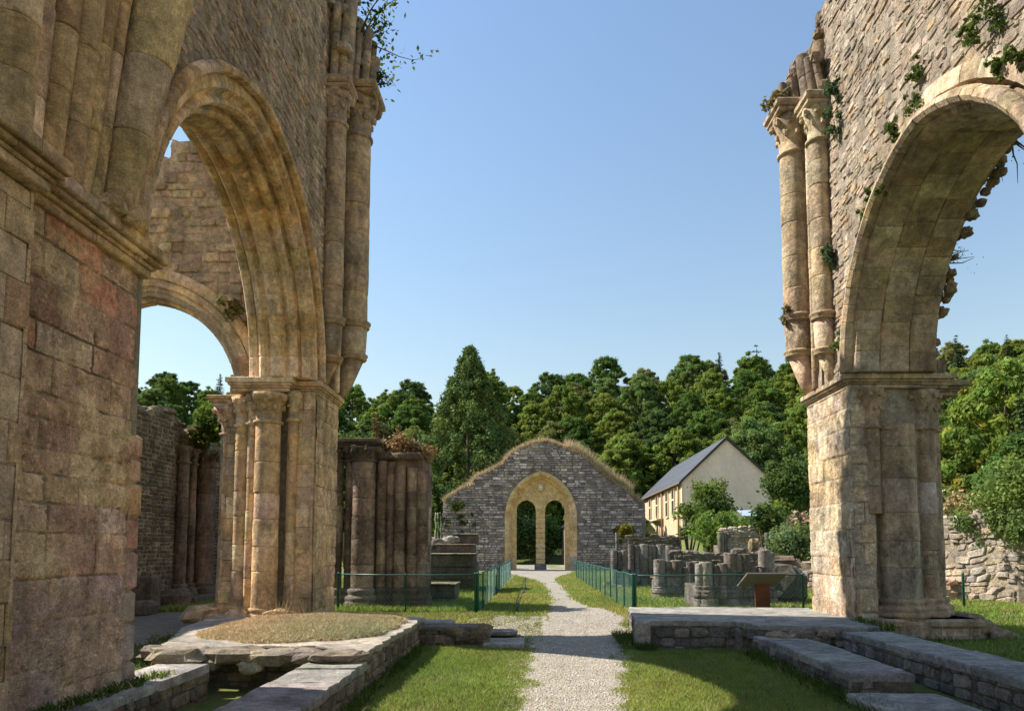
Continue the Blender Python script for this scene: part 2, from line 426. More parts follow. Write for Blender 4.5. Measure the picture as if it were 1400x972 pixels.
def capital(mb, x, y, z, r, h, c, flare=1.75, n=24, crockets=True, squash=None, sx=None):
    k = flare
    wb = lambda a, zz: .05 * math.sin(8 * a) * min(1, max(0, (zz - z) / h * 1.4))
    lathe(mb, x, y, [(r, z - .05), (r + .05, z - .03), (r + .055, z + .02), (r, z + .04), (r * 1.02, z + h * .35), (r * (1 + (k - 1) * .3), z + h * .62), (r * (1 + (k - 1) * .75), z + h * .85), (r * k * .95, z + h)], c, n=n, wob=wb)
    if crockets:
        m = 8
        for j in range(m):
            a = 2 * math.pi * (j + .5) / m
            rr = r * (1 + (k - 1) * .85)
            rock(mb, (x + rr * math.cos(a), y + rr * math.sin(a), z + h * .83), r * .26, c, sq=(1, 1, 1.15), n=7, rough=.3)
            rr = r * (1 + (k - 1) * .35)
            a += math.pi / m
            rock(mb, (x + rr * math.cos(a), y + rr * math.sin(a), z + h * .5), r * .2, c, sq=(1, 1, 1.2), n=6, rough=.3)

def arch_pt(a, h, o, t, side):
    "two-centred arch: inner half span a, rise h; o outward offset; t 0 spring .. 1 apex; side +1/-1 -> (dy, dz)"
    Rr = (a * a + h * h) / (2 * a); c = a - Rr
    R2 = Rr + o; ph = math.acos(max(-1, min(1, (0 - c) / R2)))
    an = ph * t
    return side * (c + R2 * math.cos(an)), R2 * math.sin(an)
def arch_sweep(mb, mapf, a, h, prof, pal, sides=(1, -1), nv=13, tmin=0.0, tmax=1.0, jfun=None, closed=True, smooth=False):
    "profile list of (offset outward, depth) swept round the arch, cut into voussoirs"
    m = len(prof)
    mo = sum(o for o, _ in prof) / m; mx = sum(x for _, x in prof) / m
    for side in sides:
        for k in range(nv):
            t0 = tmin + (tmax - tmin) * k / nv; t1 = tmin + (tmax - tmin) * (k + 1) / nv
            dd = (t1 - t0)
            c = pick(pal); jo = rnd.uniform(-.008, .008); jx = rnd.uniform(-.006, .006)
            vs = []
            for q, sh in ((t0, .012), (t0 + dd * .06, 0), (t0 + dd * .35, 0), (t0 + dd * .65, 0), (t1 - dd * .06, 0), (t1, .012)):
                for (o, x) in prof:
                    o2 = o + jo + (sh if o < mo else -sh); x2 = x + jx
                    dy, dz = arch_pt(a, h, o2, q, side)
                    vs.append(mapf(dy, dz, x2))
            fs = []
            for i in range(5):
                for j in range(m if closed else m - 1):
                    j2 = (j + 1) % m
                    f = (i * m + j, i * m + j2, (i + 1) * m + j2, (i + 1) * m + j)
                    fs.append(f if side > 0 else f[::-1])
            fs.append(tuple(range(m))); fs.append(tuple(range(6 * m - 1, 5 * m - 1, -1)))
            mb.add(vs, fs, c, smooth)

# ------------------------------------------------------------------ foliage helpers
def leaf_quads(cen, nor, size, aspect=0.6, rng=npr, tilt=0.7):
    n = len(cen)
    nrm = nor + rng.normal(0, tilt, (n, 3)); nrm /= np.linalg.norm(nrm, axis=1)[:, None] + 1e-9
    ref = rng.normal(0, 1, (n, 3)); u = np.cross(nrm, ref); u /= np.linalg.norm(u, axis=1)[:, None] + 1e-9
    v = np.cross(nrm, u)
    s = (size * rng.uniform(.6, 1.35, n))[:, None]
    a = u * s * .5; b = v * s * .5 * aspect
    vs = np.stack([cen - a, cen - b * 1.0 + a * .05, cen + a, cen + b * 1.0 + a * .05], 1).reshape(-1, 3)
    q = np.arange(4 * n).reshape(n, 4)
    return vs, q
def blob_leaves(blobs, density, size, base, rng=npr, up=0.25, aspect=.6, hue=.18, shell=.5, tilt=.7, flat=1.0):
    "blobs: list of (x,y,z,r); leaf points through each blob's outer shell"
    C = []; Nn = []; T = []
    for (x, y, z, r) in blobs:
        n = max(6, int(density * r * r))
        d = rng.normal(0, 1, (n, 3)); d /= np.linalg.norm(d, axis=1)[:, None]
        rad = r * (1 - shell * rng.random(n) ** 1.6) * (1 + rng.normal(0, .2, n))
        p = d * rad[:, None]; p[:, 2] *= flat; p += np.array((x, y, z))
        C.append(p); nn = d.copy(); nn[:, 2] += up; Nn.append(nn)
        k = 1 + rng.uniform(-hue, hue)
        hs = rng.uniform(-.5, .5) * hue
        t = np.array(base)[None] * k * (1 + rng.normal(0, .16, (n, 1))) * np.array((1 + hs, 1, 1 - hs))[None]
        T.append(t)
    C = np.concatenate(C); Nn = np.concatenate(Nn); T = np.clip(np.concatenate(T), .004, 1)
    v, q = leaf_quads(C, Nn, np.full(len(C), size), aspect, rng, tilt)
    return v, q, T
def blades(pts, hgt, wid, base, rng=npr, lean=.45, hue=.25, dry=0.0):
    "grass blades: one triangle each"
    n = len(pts)
    h = hgt * rng.uniform(.45, 1.3, n); a = rng.uniform(0, 2 * np.pi, n)
    wv = np.stack([np.cos(a), np.sin(a), np.zeros(n)], 1) * (wid * rng.uniform(.6, 1.3, n))[:, None] * .5
    ln = rng.normal(0, lean, (n, 2)) * h[:, None]
    tip = pts + np.concatenate([ln, h[:, None]], 1)
    v = np.stack([pts - wv, pts + wv, tip], 1).reshape(-1, 3)
    f = np.arange(3 * n).reshape(n, 3)
    t = np.array(base)[None] * (1 + rng.normal(0, hue, (n, 1)))
    t = t * (1 + rng.normal(0, .1, (n, 3)))
    # scattered dry blades, thicker where the lawn is worn
    x, y = pts[:, 0], pts[:, 1]
    worn = .5 + .5 * np.sin(x * 2.3 + 2 * np.sin(y * .9)) * np.sin(y * 1.4 + 1.5 * np.sin(x * 1.3))
    k = rng.random(n) < dry * (.25 + 1.5 * worn ** 2)
    t[k] = np.array((.34, .29, .15)) * (1 + rng.normal(0, .15, (k.sum(), 1)))
    return v, f, np.clip(t, .004, 1)

# ------------------------------------------------------------------ ground
def sstep(a, b, x):
    t = np.clip((x - a) / (b - a), 0, 1); return t * t * (3 - 2 * t)
def gz(x, y):
    x = np.asarray(x, float); y = np.asarray(y, float)
    z = 0.30 + 0 * x
    trough = sstep(-5.0, -4.7, x) * (1 - sstep(6.2, 6.5, x)) * (1 - sstep(16.0, 18.9, y))
    z = z - .30 * trough
    z = z - .14 * sstep(6.2, 6.6, x) * (1 - sstep(14.5, 19, y)) * (1 - sstep(10, 16, x))
    z = z + .035 * np.sin(x * 1.3 + y * .7) * np.sin(y * .9 - x * .4) * (1 - sstep(1.5, .2, np.abs(x - .6)) * 1.0)
    # rising land by the house, then the wooded hill
    z = z + 2.5 * sstep(9, 14, x) * sstep(42, 74, y)
    s = y + .55 * np.maximum(0, x - 22) + .25 * np.maximum(0, -x - 30)
    hill = 3.4 * sstep(82, 104, s) + 31.5 * sstep(96, 205, s) + 6 * sstep(190, 420, s)
    hill = hill + 2.0 * np.sin(x * .045 + 1) * sstep(110, 190, s)
    return z + hill
def grid_axis(parts):
    a = []
    for lo, hi, st in parts: a += list(np.arange(lo, hi - 1e-6, st))
    return np.array(a + [parts[-1][1]])
gx = grid_axis([(-1500, -200, 130), (-200, -60, 10), (-60, -16, 3), (-16, -6, .5), (-6, 8, .2), (8, 24, .6), (24, 80, 3), (80, 220, 10), (220, 1500, 128)])
gy = grid_axis([(-400, -20, 60), (-20, 2, 2), (2, 22, .25), (22, 60, 1), (60, 240, 4), (240, 600, 40), (600, 2000, 200)])
GX, GY = np.meshgrid(gx, gy); GZ = gz(GX, GY)
gv = np.stack([GX.ravel(), GY.ravel(), GZ.ravel()], 1)
ni, nj = len(gy), len(gx)
I, J = np.meshgrid(np.arange(ni - 1), np.arange(nj - 1), indexing='ij')
a = (I * nj + J).ravel()
gq = np.stack([a, a + 1, a + nj + 1, a + nj], 1)
g = np_mesh('ground', gv, gq, np.ones((len(gq), 3)) * .1, M['ground'], smooth=True); g['kind'] = 'structure'
def gzz(x, y): return float(gz(x, y))

# gravel path: rows of (Y, left X, right X)
path_rows = [(2, -.5, 1.05), (6.5, -.35, 1.1), (9, -.28, 1.22), (10.5, -.24, 1.32), (12.4, -.17, 1.6), (14, -.15, 1.85), (15.5, -.15, 1.95), (16.7, -.05, 2.1), (18.2, .15, 2.3), (19.5, .3, 2.15), (21, .4, 1.75), (24, .48, 1.4), (28, .5, 1.35), (33, .42, 1.35), (37, .2, 1.2), (41, -.35, 1.3), (45, -1.0, 1.9), (49, -1.7, 2.5), (53, -2.2, 2.9), (60, -2.6, 4), (66, -8, 12), (74, -14, 12)]
def path_at(y):
    for (a, b) in zip(path_rows, path_rows[1:]):
        if a[0] <= y <= b[0]:
            t = (y - a[0]) / (b[0] - a[0]); return a[1] + (b[1] - a[1]) * t, a[2] + (b[2] - a[2]) * t
    return 0, 0
def strip(name, ys, xf, mat, dz, nx=10, wob=.06):
    vs = []; 
    for y in ys:
        l, r = xf(y)
        l += wob * (math.sin(y * 4.1) + .7 * math.sin(y * 9.7 + 1)); r += wob * (math.sin(y * 3.7 + 2) + .7 * math.sin(y * 8.9))
        for k in range(nx + 1):
            x = l + (r - l) * k / nx; edge = 0.02 if k in (0, nx) else 0
            vs.append((x, y, gzz(x, y) + dz - edge))
    vs = np.array(vs); n = nx + 1; q = []
    for i in range(len(ys) - 1):
        for k in range(nx): q.append((i * n + k, i * n + k + 1, (i + 1) * n + k + 1, (i + 1) * n + k))
    o = np_mesh(name, vs, np.array(q), np.ones((len(q), 3)) * .4, mat, smooth=True); o['kind'] = 'structure'
    return o
strip('gravel_path', list(np.arange(2, 24, .15)) + list(np.arange(24, 74.1, .5)), path_at, M['gravel'], .012, nx=16)
strip('aisle_path', list(np.arange(6, 25, .25)), lambda y: (-10.2 + .15 * math.sin(y), -6.9 - .15 * math.sin(y * 1.3)), M['gravel_d'], .01)
# a bare worn strip where the platform path crosses
strip('worn_earth', list(np.arange(16.0, 18.6, .15)), lambda y: (-1.3 + .3 * math.sin(y * 2), .35), M['gravel'], .008, nx=8, wob=.16)

def pebbles():
    n = 9000
    y = 6 + 15 * npr.random(n) ** 1.25
    lr = np.array([path_at(t) for t in y]); x = lr[:, 0] + (lr[:, 1] - lr[:, 0]) * (npr.random(n) * 1.3 - .15)
    z = gz(x, y) + .012
    r = npr.uniform(.007, .022, n)
    dirs = np.array([(1, 0, 0), (0, 1, 0), (-1, 0, 0), (0, -1, 0), (0, 0, .7), (0, 0, -.5)])
    jit = 1 + npr.normal(0, .2, (n, 6, 1)); rot = npr.uniform(0, 6.28, n)
    d = np.repeat(dirs[None], n, 0) * jit
    cx = d[:, :, 0] * np.cos(rot)[:, None] - d[:, :, 1] * np.sin(rot)[:, None]; cy = d[:, :, 0] * np.sin(rot)[:, None] + d[:, :, 1] * np.cos(rot)[:, None]
    v = np.stack([cx, cy, d[:, :, 2]], 2) * r[:, None, None] + np.stack([x, y, z], 1)[:, None]
    fo = np.array([(0, 1, 4), (1, 2, 4), (2, 3, 4), (3, 0, 4), (1, 0, 5), (2, 1, 5), (3, 2, 5), (0, 3, 5)])
    f = (np.arange(n)[:, None, None] * 6 + fo[None]).reshape(-1, 3)
    base = np.array([(.55, .51, .43), (.44, .40, .33), (.66, .62, .54), (.40, .33, .25)])[npr.integers(0, 4, n)]
    t = np.repeat(base * (1 + npr.normal(0, .1, (n, 1))), 8, 0)
    o = np_mesh('gravel', v.reshape(-1, 3), f, t, M['pebble'])
    tag(o, 'loose pale gravel stones scattered over the footpath', 'gravel', kind='stuff')
pebbles()

# ------------------------------------------------------------------ nave arcades
OCH = [(.36, .255, .13), (.40, .29, .16), (.31, .21, .11), (.36, .27, .18), (.42, .32, .20)]
REDS = [(.33, .185, .13), (.31, .165, .115), (.35, .22, .15), (.37, .26, .16), (.36, .24, .17)]
DIMS = [(.30, .235, .15), (.26, .20, .13)]
TAN = [(.44, .36, .25), (.40, .32, .21), (.47, .39, .28), (.36, .28, .18), (.43, .33, .20)]
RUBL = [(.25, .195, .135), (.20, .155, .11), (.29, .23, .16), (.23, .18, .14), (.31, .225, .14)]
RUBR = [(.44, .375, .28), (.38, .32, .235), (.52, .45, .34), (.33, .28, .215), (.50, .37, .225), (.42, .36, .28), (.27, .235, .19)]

def ragged(y, z0, z1, amp, step=.35, seed=1):
    q = random.Random(seed); out = []; z = z0
    while z < z1:
        d = q.uniform(-amp, amp); h = q.uniform(.6, 1.3) * step
        out += [(y + d, z), (y + d, min(z + h, z1))]; z += h
    return out

def arcade(sign, root, X0, thick, yc, a, h, zs, y_end_pts, y_near, top, mats, rub_pal, arc_pal, ring_prof, jamb_far, jamb_near, nv, ring_cut, rub_ch, rub_sw, gap=.014, prot=(0, .045), back_prof_prot=.02, zbase=0.2, ncut=.5, wa=.05):
    "wall in the plane X0 (nave face) reaching outward by thick; arch opening centred on yc"
    out = -1 if X0 < 0 else 1
    XB = X0 + out * thick
    # --- core with arch notch
    arc = []
    for side in (1, -1):
        pts = [arch_pt(a, h, ncut, t, side) for t in np.linspace(0, 1, 15)]
        pts = [(yc + dy, zs + dz) for dy, dz in pts]
        arc.append(pts)
    notch = [(jamb_far + .15, zbase - .3), (jamb_far + .15, zs)] + arc[0] + arc[1][::-1][1:] + [(jamb_near - .15, zs), (jamb_near - .15, zbase - .3)]
    outline = [(y_near, zbase - .3), (y_near, top)] + [(y, top + .3 * math.sin(y * 5)) for y in np.arange(y_near + 1, y_end_pts[-1][0], .6)] + y_end_pts[::-1] + [(y_end_pts[0][0], zbase - .3)] + notch
    mb = MB()
    e = .03
    prism(mb, [(X0 + out * e, y, z) for y, z in outline], (out * (thick - 2 * e), 0, 0), vary((.21, .175, .125) if sign < 0 else (.33, .285, .22), .05))
    # --- rubble facing above the impost, nave side and back side
    ends = y_end_pts
    def yend(z):
        b = ends[0][0]
        for (y, zz) in ends:
            if zz <= z: b = y
        return b
    def ins(u, v):
        if v > zs - .1:
            dy, dz = u - yc, v - zs
            Rr = (a * a + h * h) / (2 * a); c = a - Rr
            if math.hypot(abs(dy) - c, max(dz, 0)) < Rr + ring_cut: return False
            if v < zs + .05 and abs(dy) < a + ring_cut: return False
        return u < yend(v) + .02 and v < top + .3
    rect = (y_near, ends[-1][0] + .8, zs + .02, top + .2)
    for (xx, nn) in ((X0, -out), (XB, out)):
        stone_field(mb, (xx + out * e * (1 if nn == -out else -1), 0, 0), (0, 1, 0), (0, 0, 1), (nn, 0, 0), rect, ins, rub_ch, rub_sw, gap, prot, .022, .022, rub_pal, n8=True, miss=.03, wa=wa)
    # ragged stones poking from the broken end
    z = 12.8
    q = random.Random(5 + sign)
    while z < top:
        x = X0 + out * q.uniform(.1, .5)
        while abs(x - X0) < thick - .2:
            rock(mb, (x, yend(z) - .05, z), q.uniform(.16, .3), pick(rub_pal), sq=(1, 1, .6))
            x += out * .4
        z += q.uniform(.2, .34)
    mb.build('rubble_wall', mats[0], root)
    # --- arch mouldings
    mapf = lambda dy, dz, x: (X0 + out * x, yc + dy, zs + dz)
    ar = MB()
    arch_sweep(ar, mapf, a, h, ring_prof[0], arc_pal, nv=nv)
    ao = ar.build('arch', mats[1], root)
    for nm, pr in ring_prof[1:]:
        hm = MB(); arch_sweep(hm, mapf, a, h, pr, arc_pal, nv=nv + 3); hm.build(nm, mats[1], ao)
    return XB

def impost(mb, x0, x1, y0, y1, z0, z1, pal, out=.2):
    "moulded slab: stepped profile round a box, cut in lengths"
    H = z1 - z0
    for (k0, k1, o) in ((0, .28, out * .25), (.28, .42, out * .45), (.42, .6, out * .72), (.6, 1.0, out)):
        y = y0 - o
        while y < y1 + o - .01:
            L = rnd.uniform(.7, 1.2); yy = min(y + L, y1 + o)
            if y1 + o - yy < .2: yy = y1 + o
            j = rnd.uniform(-.012, .012)
            box(mb, (x0 - o + j, y, z0 + H * k0 + .001 * k0), (x1 + o + j, yy - .006, z0 + H * k1 - .002), pick(pal), .014)
            y = yy

def ashlar_box(mb, x0, x1, y0, y1, z0, z1, pal, ch=(.3, .45), sw=(.45, .95), faces='xXyY', colf=None, gap=.009, prot=(.006, .018), bev=.012):
    prismc = (.13, .10, .07)
    box(mb, (x0 + .02, y0 + .02, z0), (x1 - .02, y1 - .02, z1), prismc, .01)
    kw = dict(ch=ch, sw=sw, gap=gap, prot=prot, bev=bev, jit=.004, pal=pal, colf=colf)
    if 'x' in faces: stone_field(mb, (x0 + .02, 0, 0), (0, 1, 0), (0, 0, 1), (-1, 0, 0), (y0, y1, z0, z1), None, **kw)
    if 'X' in faces: stone_field(mb, (x1 - .02, 0, 0), (0, 1, 0), (0, 0, 1), (1, 0, 0), (y0, y1, z0, z1), None, **kw)
    if 'y' in faces: stone_field(mb, (0, y0 + .02, 0), (1, 0, 0), (0, 0, 1), (0, -1, 0), (x0, x1, z0, z1), None, **kw)
    if 'Y' in faces: stone_field(mb, (0, y1 - .02, 0), (1, 0, 0), (0, 0, 1), (0, 1, 0), (x0, x1, z0, z1), None, **kw)

def vnoise(u, v, scale, seed, octs=4, rough=.55):
    rg = np.random.default_rng(seed); out = np.zeros_like(u); amp = 1.0; tot = 0
    for k in range(octs):
        G = rg.random((64, 64)); x, y = u * scale, v * scale
        xi, yi = np.floor(x).astype(int), np.floor(y).astype(int); fx, fy = x - xi, y - yi
        fx, fy = fx * fx * (3 - 2 * fx), fy * fy * (3 - 2 * fy)
        g_ = lambda a, b: G[(xi + a) % 64, (yi + b) % 64]
        out += amp * ((g_(0, 0) * (1 - fx) + g_(1, 0) * fx) * (1 - fy) + (g_(0, 1) * (1 - fx) + g_(1, 1) * fx) * fy)
        tot += amp; amp *= rough; scale *= 2.03
    return out / tot
def eroded_face(name, O, U, V, N, rect, step, ch, sw, zone, mat, parent, seed, joint=(.13, .10, .07), depth=.022, bw=.016, amp=.016, fillz=None):
    "weathered ashlar face modelled as relief: worn blocks, open and filled joints, pits"
    q = random.Random(seed); u0, u1, v0, v1 = rect
    us = np.arange(u0, u1 + step * .5, step); vs = np.arange(v0, v1 + step * .5, step)
    uu, vv = np.meshgrid(us, vs)
    wu = uu + .03 * (vnoise(uu, vv, 3, seed + 1) - .5) + .012 * (vnoise(uu, vv, 16, seed + 2) - .5); wv = vv + .045 * (vnoise(uu, vv, 1.7, seed + 3) - .5) + .012 * (vnoise(uu, vv, 18, seed + 4) - .5)
    edges = [v0 - .2]
    while edges[-1] < v1 + .2: edges.append(edges[-1] + q.uniform(*ch))
    edges = np.array(edges); ci = np.clip(np.searchsorted(edges, wv) - 1, 0, len(edges) - 2)
    dv = np.minimum(wv - edges[ci], edges[ci + 1] - wv)
    du = np.ones_like(uu); off = np.zeros_like(uu); til = np.zeros_like(uu); colr = np.zeros(uu.shape + (3,))
    for c in range(len(edges) - 1):
        b = [u0 - q.uniform(.1, sw[1])]
        while b[-1] < u1 + .2: b.append(b[-1] + q.uniform(*sw))
        b = np.array(b); m = ci == c
        if not m.any(): continue
        bi = np.clip(np.searchsorted(b, wu[m]) - 1, 0, len(b) - 2)
        du[m] = np.minimum(wu[m] - b[bi], b[bi + 1] - wu[m])
        ofs = np.array([q.uniform(-.012, .012) for _ in b]); off[m] = ofs[bi]
        cols = np.array([zone((b[k] + b[min(k + 1, len(b) - 1)]) / 2, (edges[c] + edges[c + 1]) / 2) for k in range(len(b))]); colr[m] = cols[bi]
    d = np.minimum(dv, du)
    fill = sstep(.42, .62, vnoise(uu, vv, 2.2, seed + 5))            # where mortar still fills the joints
    wear = sstep(.4, .65, vnoise(uu, vv, 1.3, seed + 6))
    if fillz is not None: fill = np.maximum(fill, fillz(uu, vv)); 
    j = sstep(bw * .35, bw, d)
    n1 = vnoise(uu, vv, 4, seed + 7, 6, .62) - .5; n2 = vnoise(uu, vv, 30, seed + 8, 3) - .5
    pit = sstep(.70, .80, vnoise(uu, vv, 14, seed + 9, 2))
    h = off - depth * (1 - j) * (1 - .85 * fill) - .03 * wear * np.exp(-d / .03) + amp * 2.2 * n1 + amp * .8 * n2 - .018 * pit
    P_ = np.array(O)[None, None] + uu[..., None] * np.array(U) + vv[..., None] * np.array(V) + h[..., None] * np.array(N)
    s1 = sstep(.5, .62, vnoise(uu, vv, 1.1, seed + 10, 5)); s2 = sstep(.52, .6, vnoise(uu, vv, 1.6, seed + 11, 5))
    colr = colr * (1 - .45 * s1[..., None]) + .45 * s1[..., None] * np.array((.42, .31, .17)) * (colr.mean(axis=2, keepdims=True) / .27)
    colr = colr * (1 + .5 * n1[..., None]) * (1 - .22 * s2[..., None])
    fl = sstep(.66, .74, vnoise(uu, vv, 22, seed + 12, 2)); colr = colr * (1 + .45 * fl[..., None])
    jm = ((1 - j) * (1 - fill * .8))[..., None]; colr = colr * (1 - jm) + np.array(joint) * jm
    n_, m_ = uu.shape; a_ = (np.arange(n_ - 1)[:, None] * m_ + np.arange(m_ - 1)[None]).ravel()
    Q = np.stack([a_, a_ + 1, a_ + m_ + 1, a_ + m_], 1)
    if np.dot(np.cross(U, V), N) < 0: Q = Q[:, ::-1]
    cc = colr.reshape(-1, 3)[a_]
    off_ = Vector((0, 0, 0)); p_ = parent
    while p_ is not None: off_ += Vector(p_.location); p_ = p_.parent
    return np_mesh(name, P_.reshape(-1, 3) - np.array(off_), Q, np.clip(cc, .01, .9), mat, parent, smooth=True)
# ---- left arcade
LA = thing('nave_arcade', 'tall shaded ruined wall with red and ochre ashlar pier and moulded arch on the left', 'ruined wall', (-5.5, 12.3, 0))
prof_main = [(.62, .02), (.46, -.01), (.40, .0), (.36, .1), (.30, .14), (.25, .08), (.19, .07), (.16, .14), (.18, .24), (.24, .28), (.2, .33), (.10, .30), (.045, .36), (.045, .44), (.1, .49), (.13, .53), (.07, .56), (.0, .62), (-.025, .72), (.0, .82), (.07, .88), (.13, .91), (.1, .95), (.045, 1.0), (.045, 1.08), (.1, 1.14), (.2, 1.11), (.24, 1.16), (.18, 1.2), (.16, 1.3), (.19, 1.37), (.25, 1.36), (.34, 1.44), (.62, 1.44)]
hood = [(.74, .03), (.76, -.05), (.72, -.12), (.66, -.15), (.6, -.13), (.58, -.05), (.6, .03)]
endL = ragged(17.6, 5.7, 17.6, .06, .5, 3)
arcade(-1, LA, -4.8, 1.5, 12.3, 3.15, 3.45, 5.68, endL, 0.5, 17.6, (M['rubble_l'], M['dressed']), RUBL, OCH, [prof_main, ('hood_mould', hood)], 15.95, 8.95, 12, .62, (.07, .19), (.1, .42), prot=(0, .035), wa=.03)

def near_col(u, v):
    if v < 1.7: return vary((.25, .20, .165), .1)
    if v < 2.5: return vary(rnd.choice([(.38, .24, .17), (.40, .27, .17), (.36, .22, .16), (.34, .25, .19)]), .12)
    if v < 3.35: return vary(rnd.choice([(.44, .32, .16), (.42, .29, .15), (.40, .24, .16), (.45, .34, .19)]), .1)
    if v > 3.4: return vary(rnd.choice([(.45, .20, .125), (.42, .18, .115)] + REDS + [(.36, .21, .14), (.36, .25, .16)]), .1)
    return vary(rnd.choice([(.36, .25, .14), (.34, .21, .13), (.37, .26, .17), (.35, .225, .15)]), .1)
mb = MB()
ashlar_box(mb, -7.0, -4.86, .5, 8.6, .1, 5.32, OCH, (.3, .46), (.4, 1.05), 'Y', colf=near_col)
ashlar_box(mb, -6.9, -4.8, .5, 5.6, .1, 5.32, OCH, (.3, .46), (.4, 1.05), 'XY', colf=near_col)
eroded_face('near_pier_face', (-4.8, 0, 0), (0, 1, 0), (0, 0, 1), (1, 0, 0), (5.5, 8.64, .12, 5.34), .013, (.24, .45), (.4, 1.1), lambda u, v: near_col(u, v), M['ashlar'], LA, 71, fillz=lambda u, v: .9 * sstep(2.0, 1.3, v))
QL = ((.1, .55, (.22, .18, .15), .16), (.65, .45, (.24, .19, .16), .12), (1.1, .4, (.23, .18, .15), .1), (1.5, .46, (.27, .17, .13), .12), (1.96, .4, (.32, .17, .12), .1), (2.36, .42, (.34, .21, .11), .14), (2.78, .3, (.36, .22, .13), .1), (3.08, .3, (.33, .18, .13), .12))
for (zz, hh, c, dy) in QL:
    box(mb, (-6.9, 8.5, zz + .002), (-4.812, 8.8 + dy, zz + hh - .002), vary(c), .04)
mb.build('near_pier', M['ashlar'], LA)
mb = MB(); ashlar_box(mb, -4.9, -4.66, 4.6, 6.62, .1, 5.3, OCH, (.3, .5), (.5, .9), 'XYy', prot=(0, .02)); mb.build('pilaster', M['ashlar'], LA)
mb = MB(); impost(mb, -7.0, -4.78, .6, 8.75, 5.3, 5.66, OCH, .2); mb.build('impost', M['dressed'], LA)
mb = MB(); impost(mb, -4.9, -4.6, 4.6, 6.6, 5.32, 5.68, OCH, .17)
mb.build('pilaster_impost', M['dressed'], LA)
# leaning shafts of the lost vault on the near pier
def rib(Y, xo, r, dy, dx, ztop, nm='vault_rib'):
    b = MB(); shaft(b, -4.8 + xo, Y, 5.66, ztop, r, OCH, (.5, 1.0), lean=(dx, dy), n=14, r1=r * 1.15); b.build(nm, M['dressed'], LA)
rib(6.5, .05, .15, .06, .18, 10.5); rib(6.83, .06, .14, .1, .24, 10.5); rib(7.12, .08, .14, .12, .27, 10.5)
rib(7.38, .04, .12, .15, .3, 10.2); rib(7.6, .03, .1, .16, .3, 9.9); rib(8.3, .0, .11, .2, .12, 8.6); rib(6.2, .12, .2, .0, .12, 10.5)
b = MB(); shaft(b, -4.72, 7.92, 5.66, 8.95, .19, OCH, (.75, 1.1), lean=(.36, .3), n=22, r1=.35)
lathe(b, -4.36, 8.22, [(.36, 8.93), (.42, 8.97), (.45, 9.05), (.44, 9.12), (.39, 9.16), (.40, 9.5), (.43, 10.4)], OCH[1], n=22); b.build('vault_shaft', M['dressed'], LA)
b = MB(); rock(b, (-4.66, 7.98, 5.76), .22, OCH[0]); rock(b, (-4.62, 7.7, 5.74), .15, OCH[1]); rock(b, (-4.66, 8.25, 5.74), .16, OCH[2]); b.build('shaft_base', M['dressed'], LA)
# hanging broken voussoirs under the impost corner
b = MB()
for k in range(6): rock(b, (-4.98 - .1 * k, 8.66 + .12 * (k % 3), 5.2 - .06 * k), .14, pick(OCH), sq=(1, .9, .8))
b.build('broken_voussoir', M['dressed'], LA)

# far pier
mb = MB()
ashlar_box(mb, -5.42, -4.8, 15.92, 17.65, .3, 5.4, [(.35, .26, .16), (.38, .28, .17), (.34, .25, .17)], (.4, .62), (1.2, 2.2), 'xXyY', prot=(.005, .012), gap=.004)
ashlar_box(mb, -6.95, -5.4, 16.2, 17.6, .3, 5.38, OCH, (.32, .5), (.5, .9), 'xyY', prot=(.006, .016))
mb.build('far_pier', M['dressed'], LA)
LP = [(.36, .27, .16), (.40, .295, .17), (.34, .26, .17), (.38, .27, .15), (.36, .23, .155)]
eroded_face('far_pier_face', (-4.775, 0, 0), (0, 1, 0), (0, 0, 1), (1, 0, 0), (15.9, 17.66, .4, 5.38), .02, (.36, .55), (.9, 1.9), lambda u, v: pick(LP), M['dressed'], LA, 81, joint=(.2, .15, .1), depth=.012)
def col_set(root, lst, mat, pal, zc, hc, zb, hb=.32):
    for (x, y, r, top, cap) in lst:
        b = MB(); shaft(b, x, y, zb + hb * .9, top, r, pal, (.5, .95), n=20); so_ = b.build('shaft', mat, root)
        b = MB(); attic_base(b, x, y, zb, r, pick(pal), hb, .1); b.build('base', mat, so_)
        if cap:
            b = MB(); capital(b, x, y, top, r, hc, pick(pal), 1.6 if r > .2 else 1.9); b.build('capital', mat, so_)
col_set(LA, [(-5.78, 15.78, .265, 4.72, 1), (-6.2, 15.98, .1, 4.72, 1), (-6.5, 16.22, .165, 4.72, 1), (-6.88, 16.44, .2, 4.55, 1), (-5.28, 15.9, .1, 4.8, 1), (-7.0, 17.0, .2, 4.55, 1)], M['dressed'], OCH, 4.72, .62, .42)
mb = MB(); impost(mb, -6.5, -5.35, 15.66, 16.3, 5.38, 5.68, OCH, .15); mb.build('abacus', M['dressed'], LA)
mb = MB(); impost(mb, -5.42, -4.8, 15.95, 17.65, 5.36, 5.66, OCH, .14); mb.build('impost', M['dressed'], LA)
mb = MB(); impost(mb, -7.15, -6.6, 16.15, 17.7, 5.16, 5.4, OCH, .12); mb.build('abacus', M['dressed'], LA)
mb = MB()
for k in range(26):
    yy = rnd.uniform(15.45, 16.2); xx = rnd.uniform(-7.35, -5.1)
    rock(mb, (xx, yy + (.4 if xx < -6.4 else 0), rnd.uniform(.3, .62)), rnd.uniform(.14, .27), pick(OCH + [(.2, .16, .11)]), sq=(1.2, 1, .7))
box(mb, (-7.35, 15.85, .2), (-5.1, 16.4, .48), (.22, .17, .11), .05); box(mb, (-7.2, 16.0, .2), (-6.3, 17.5, .62), (.2, .155, .1), .05)
mb.build('plinth', M['dressed'], LA)

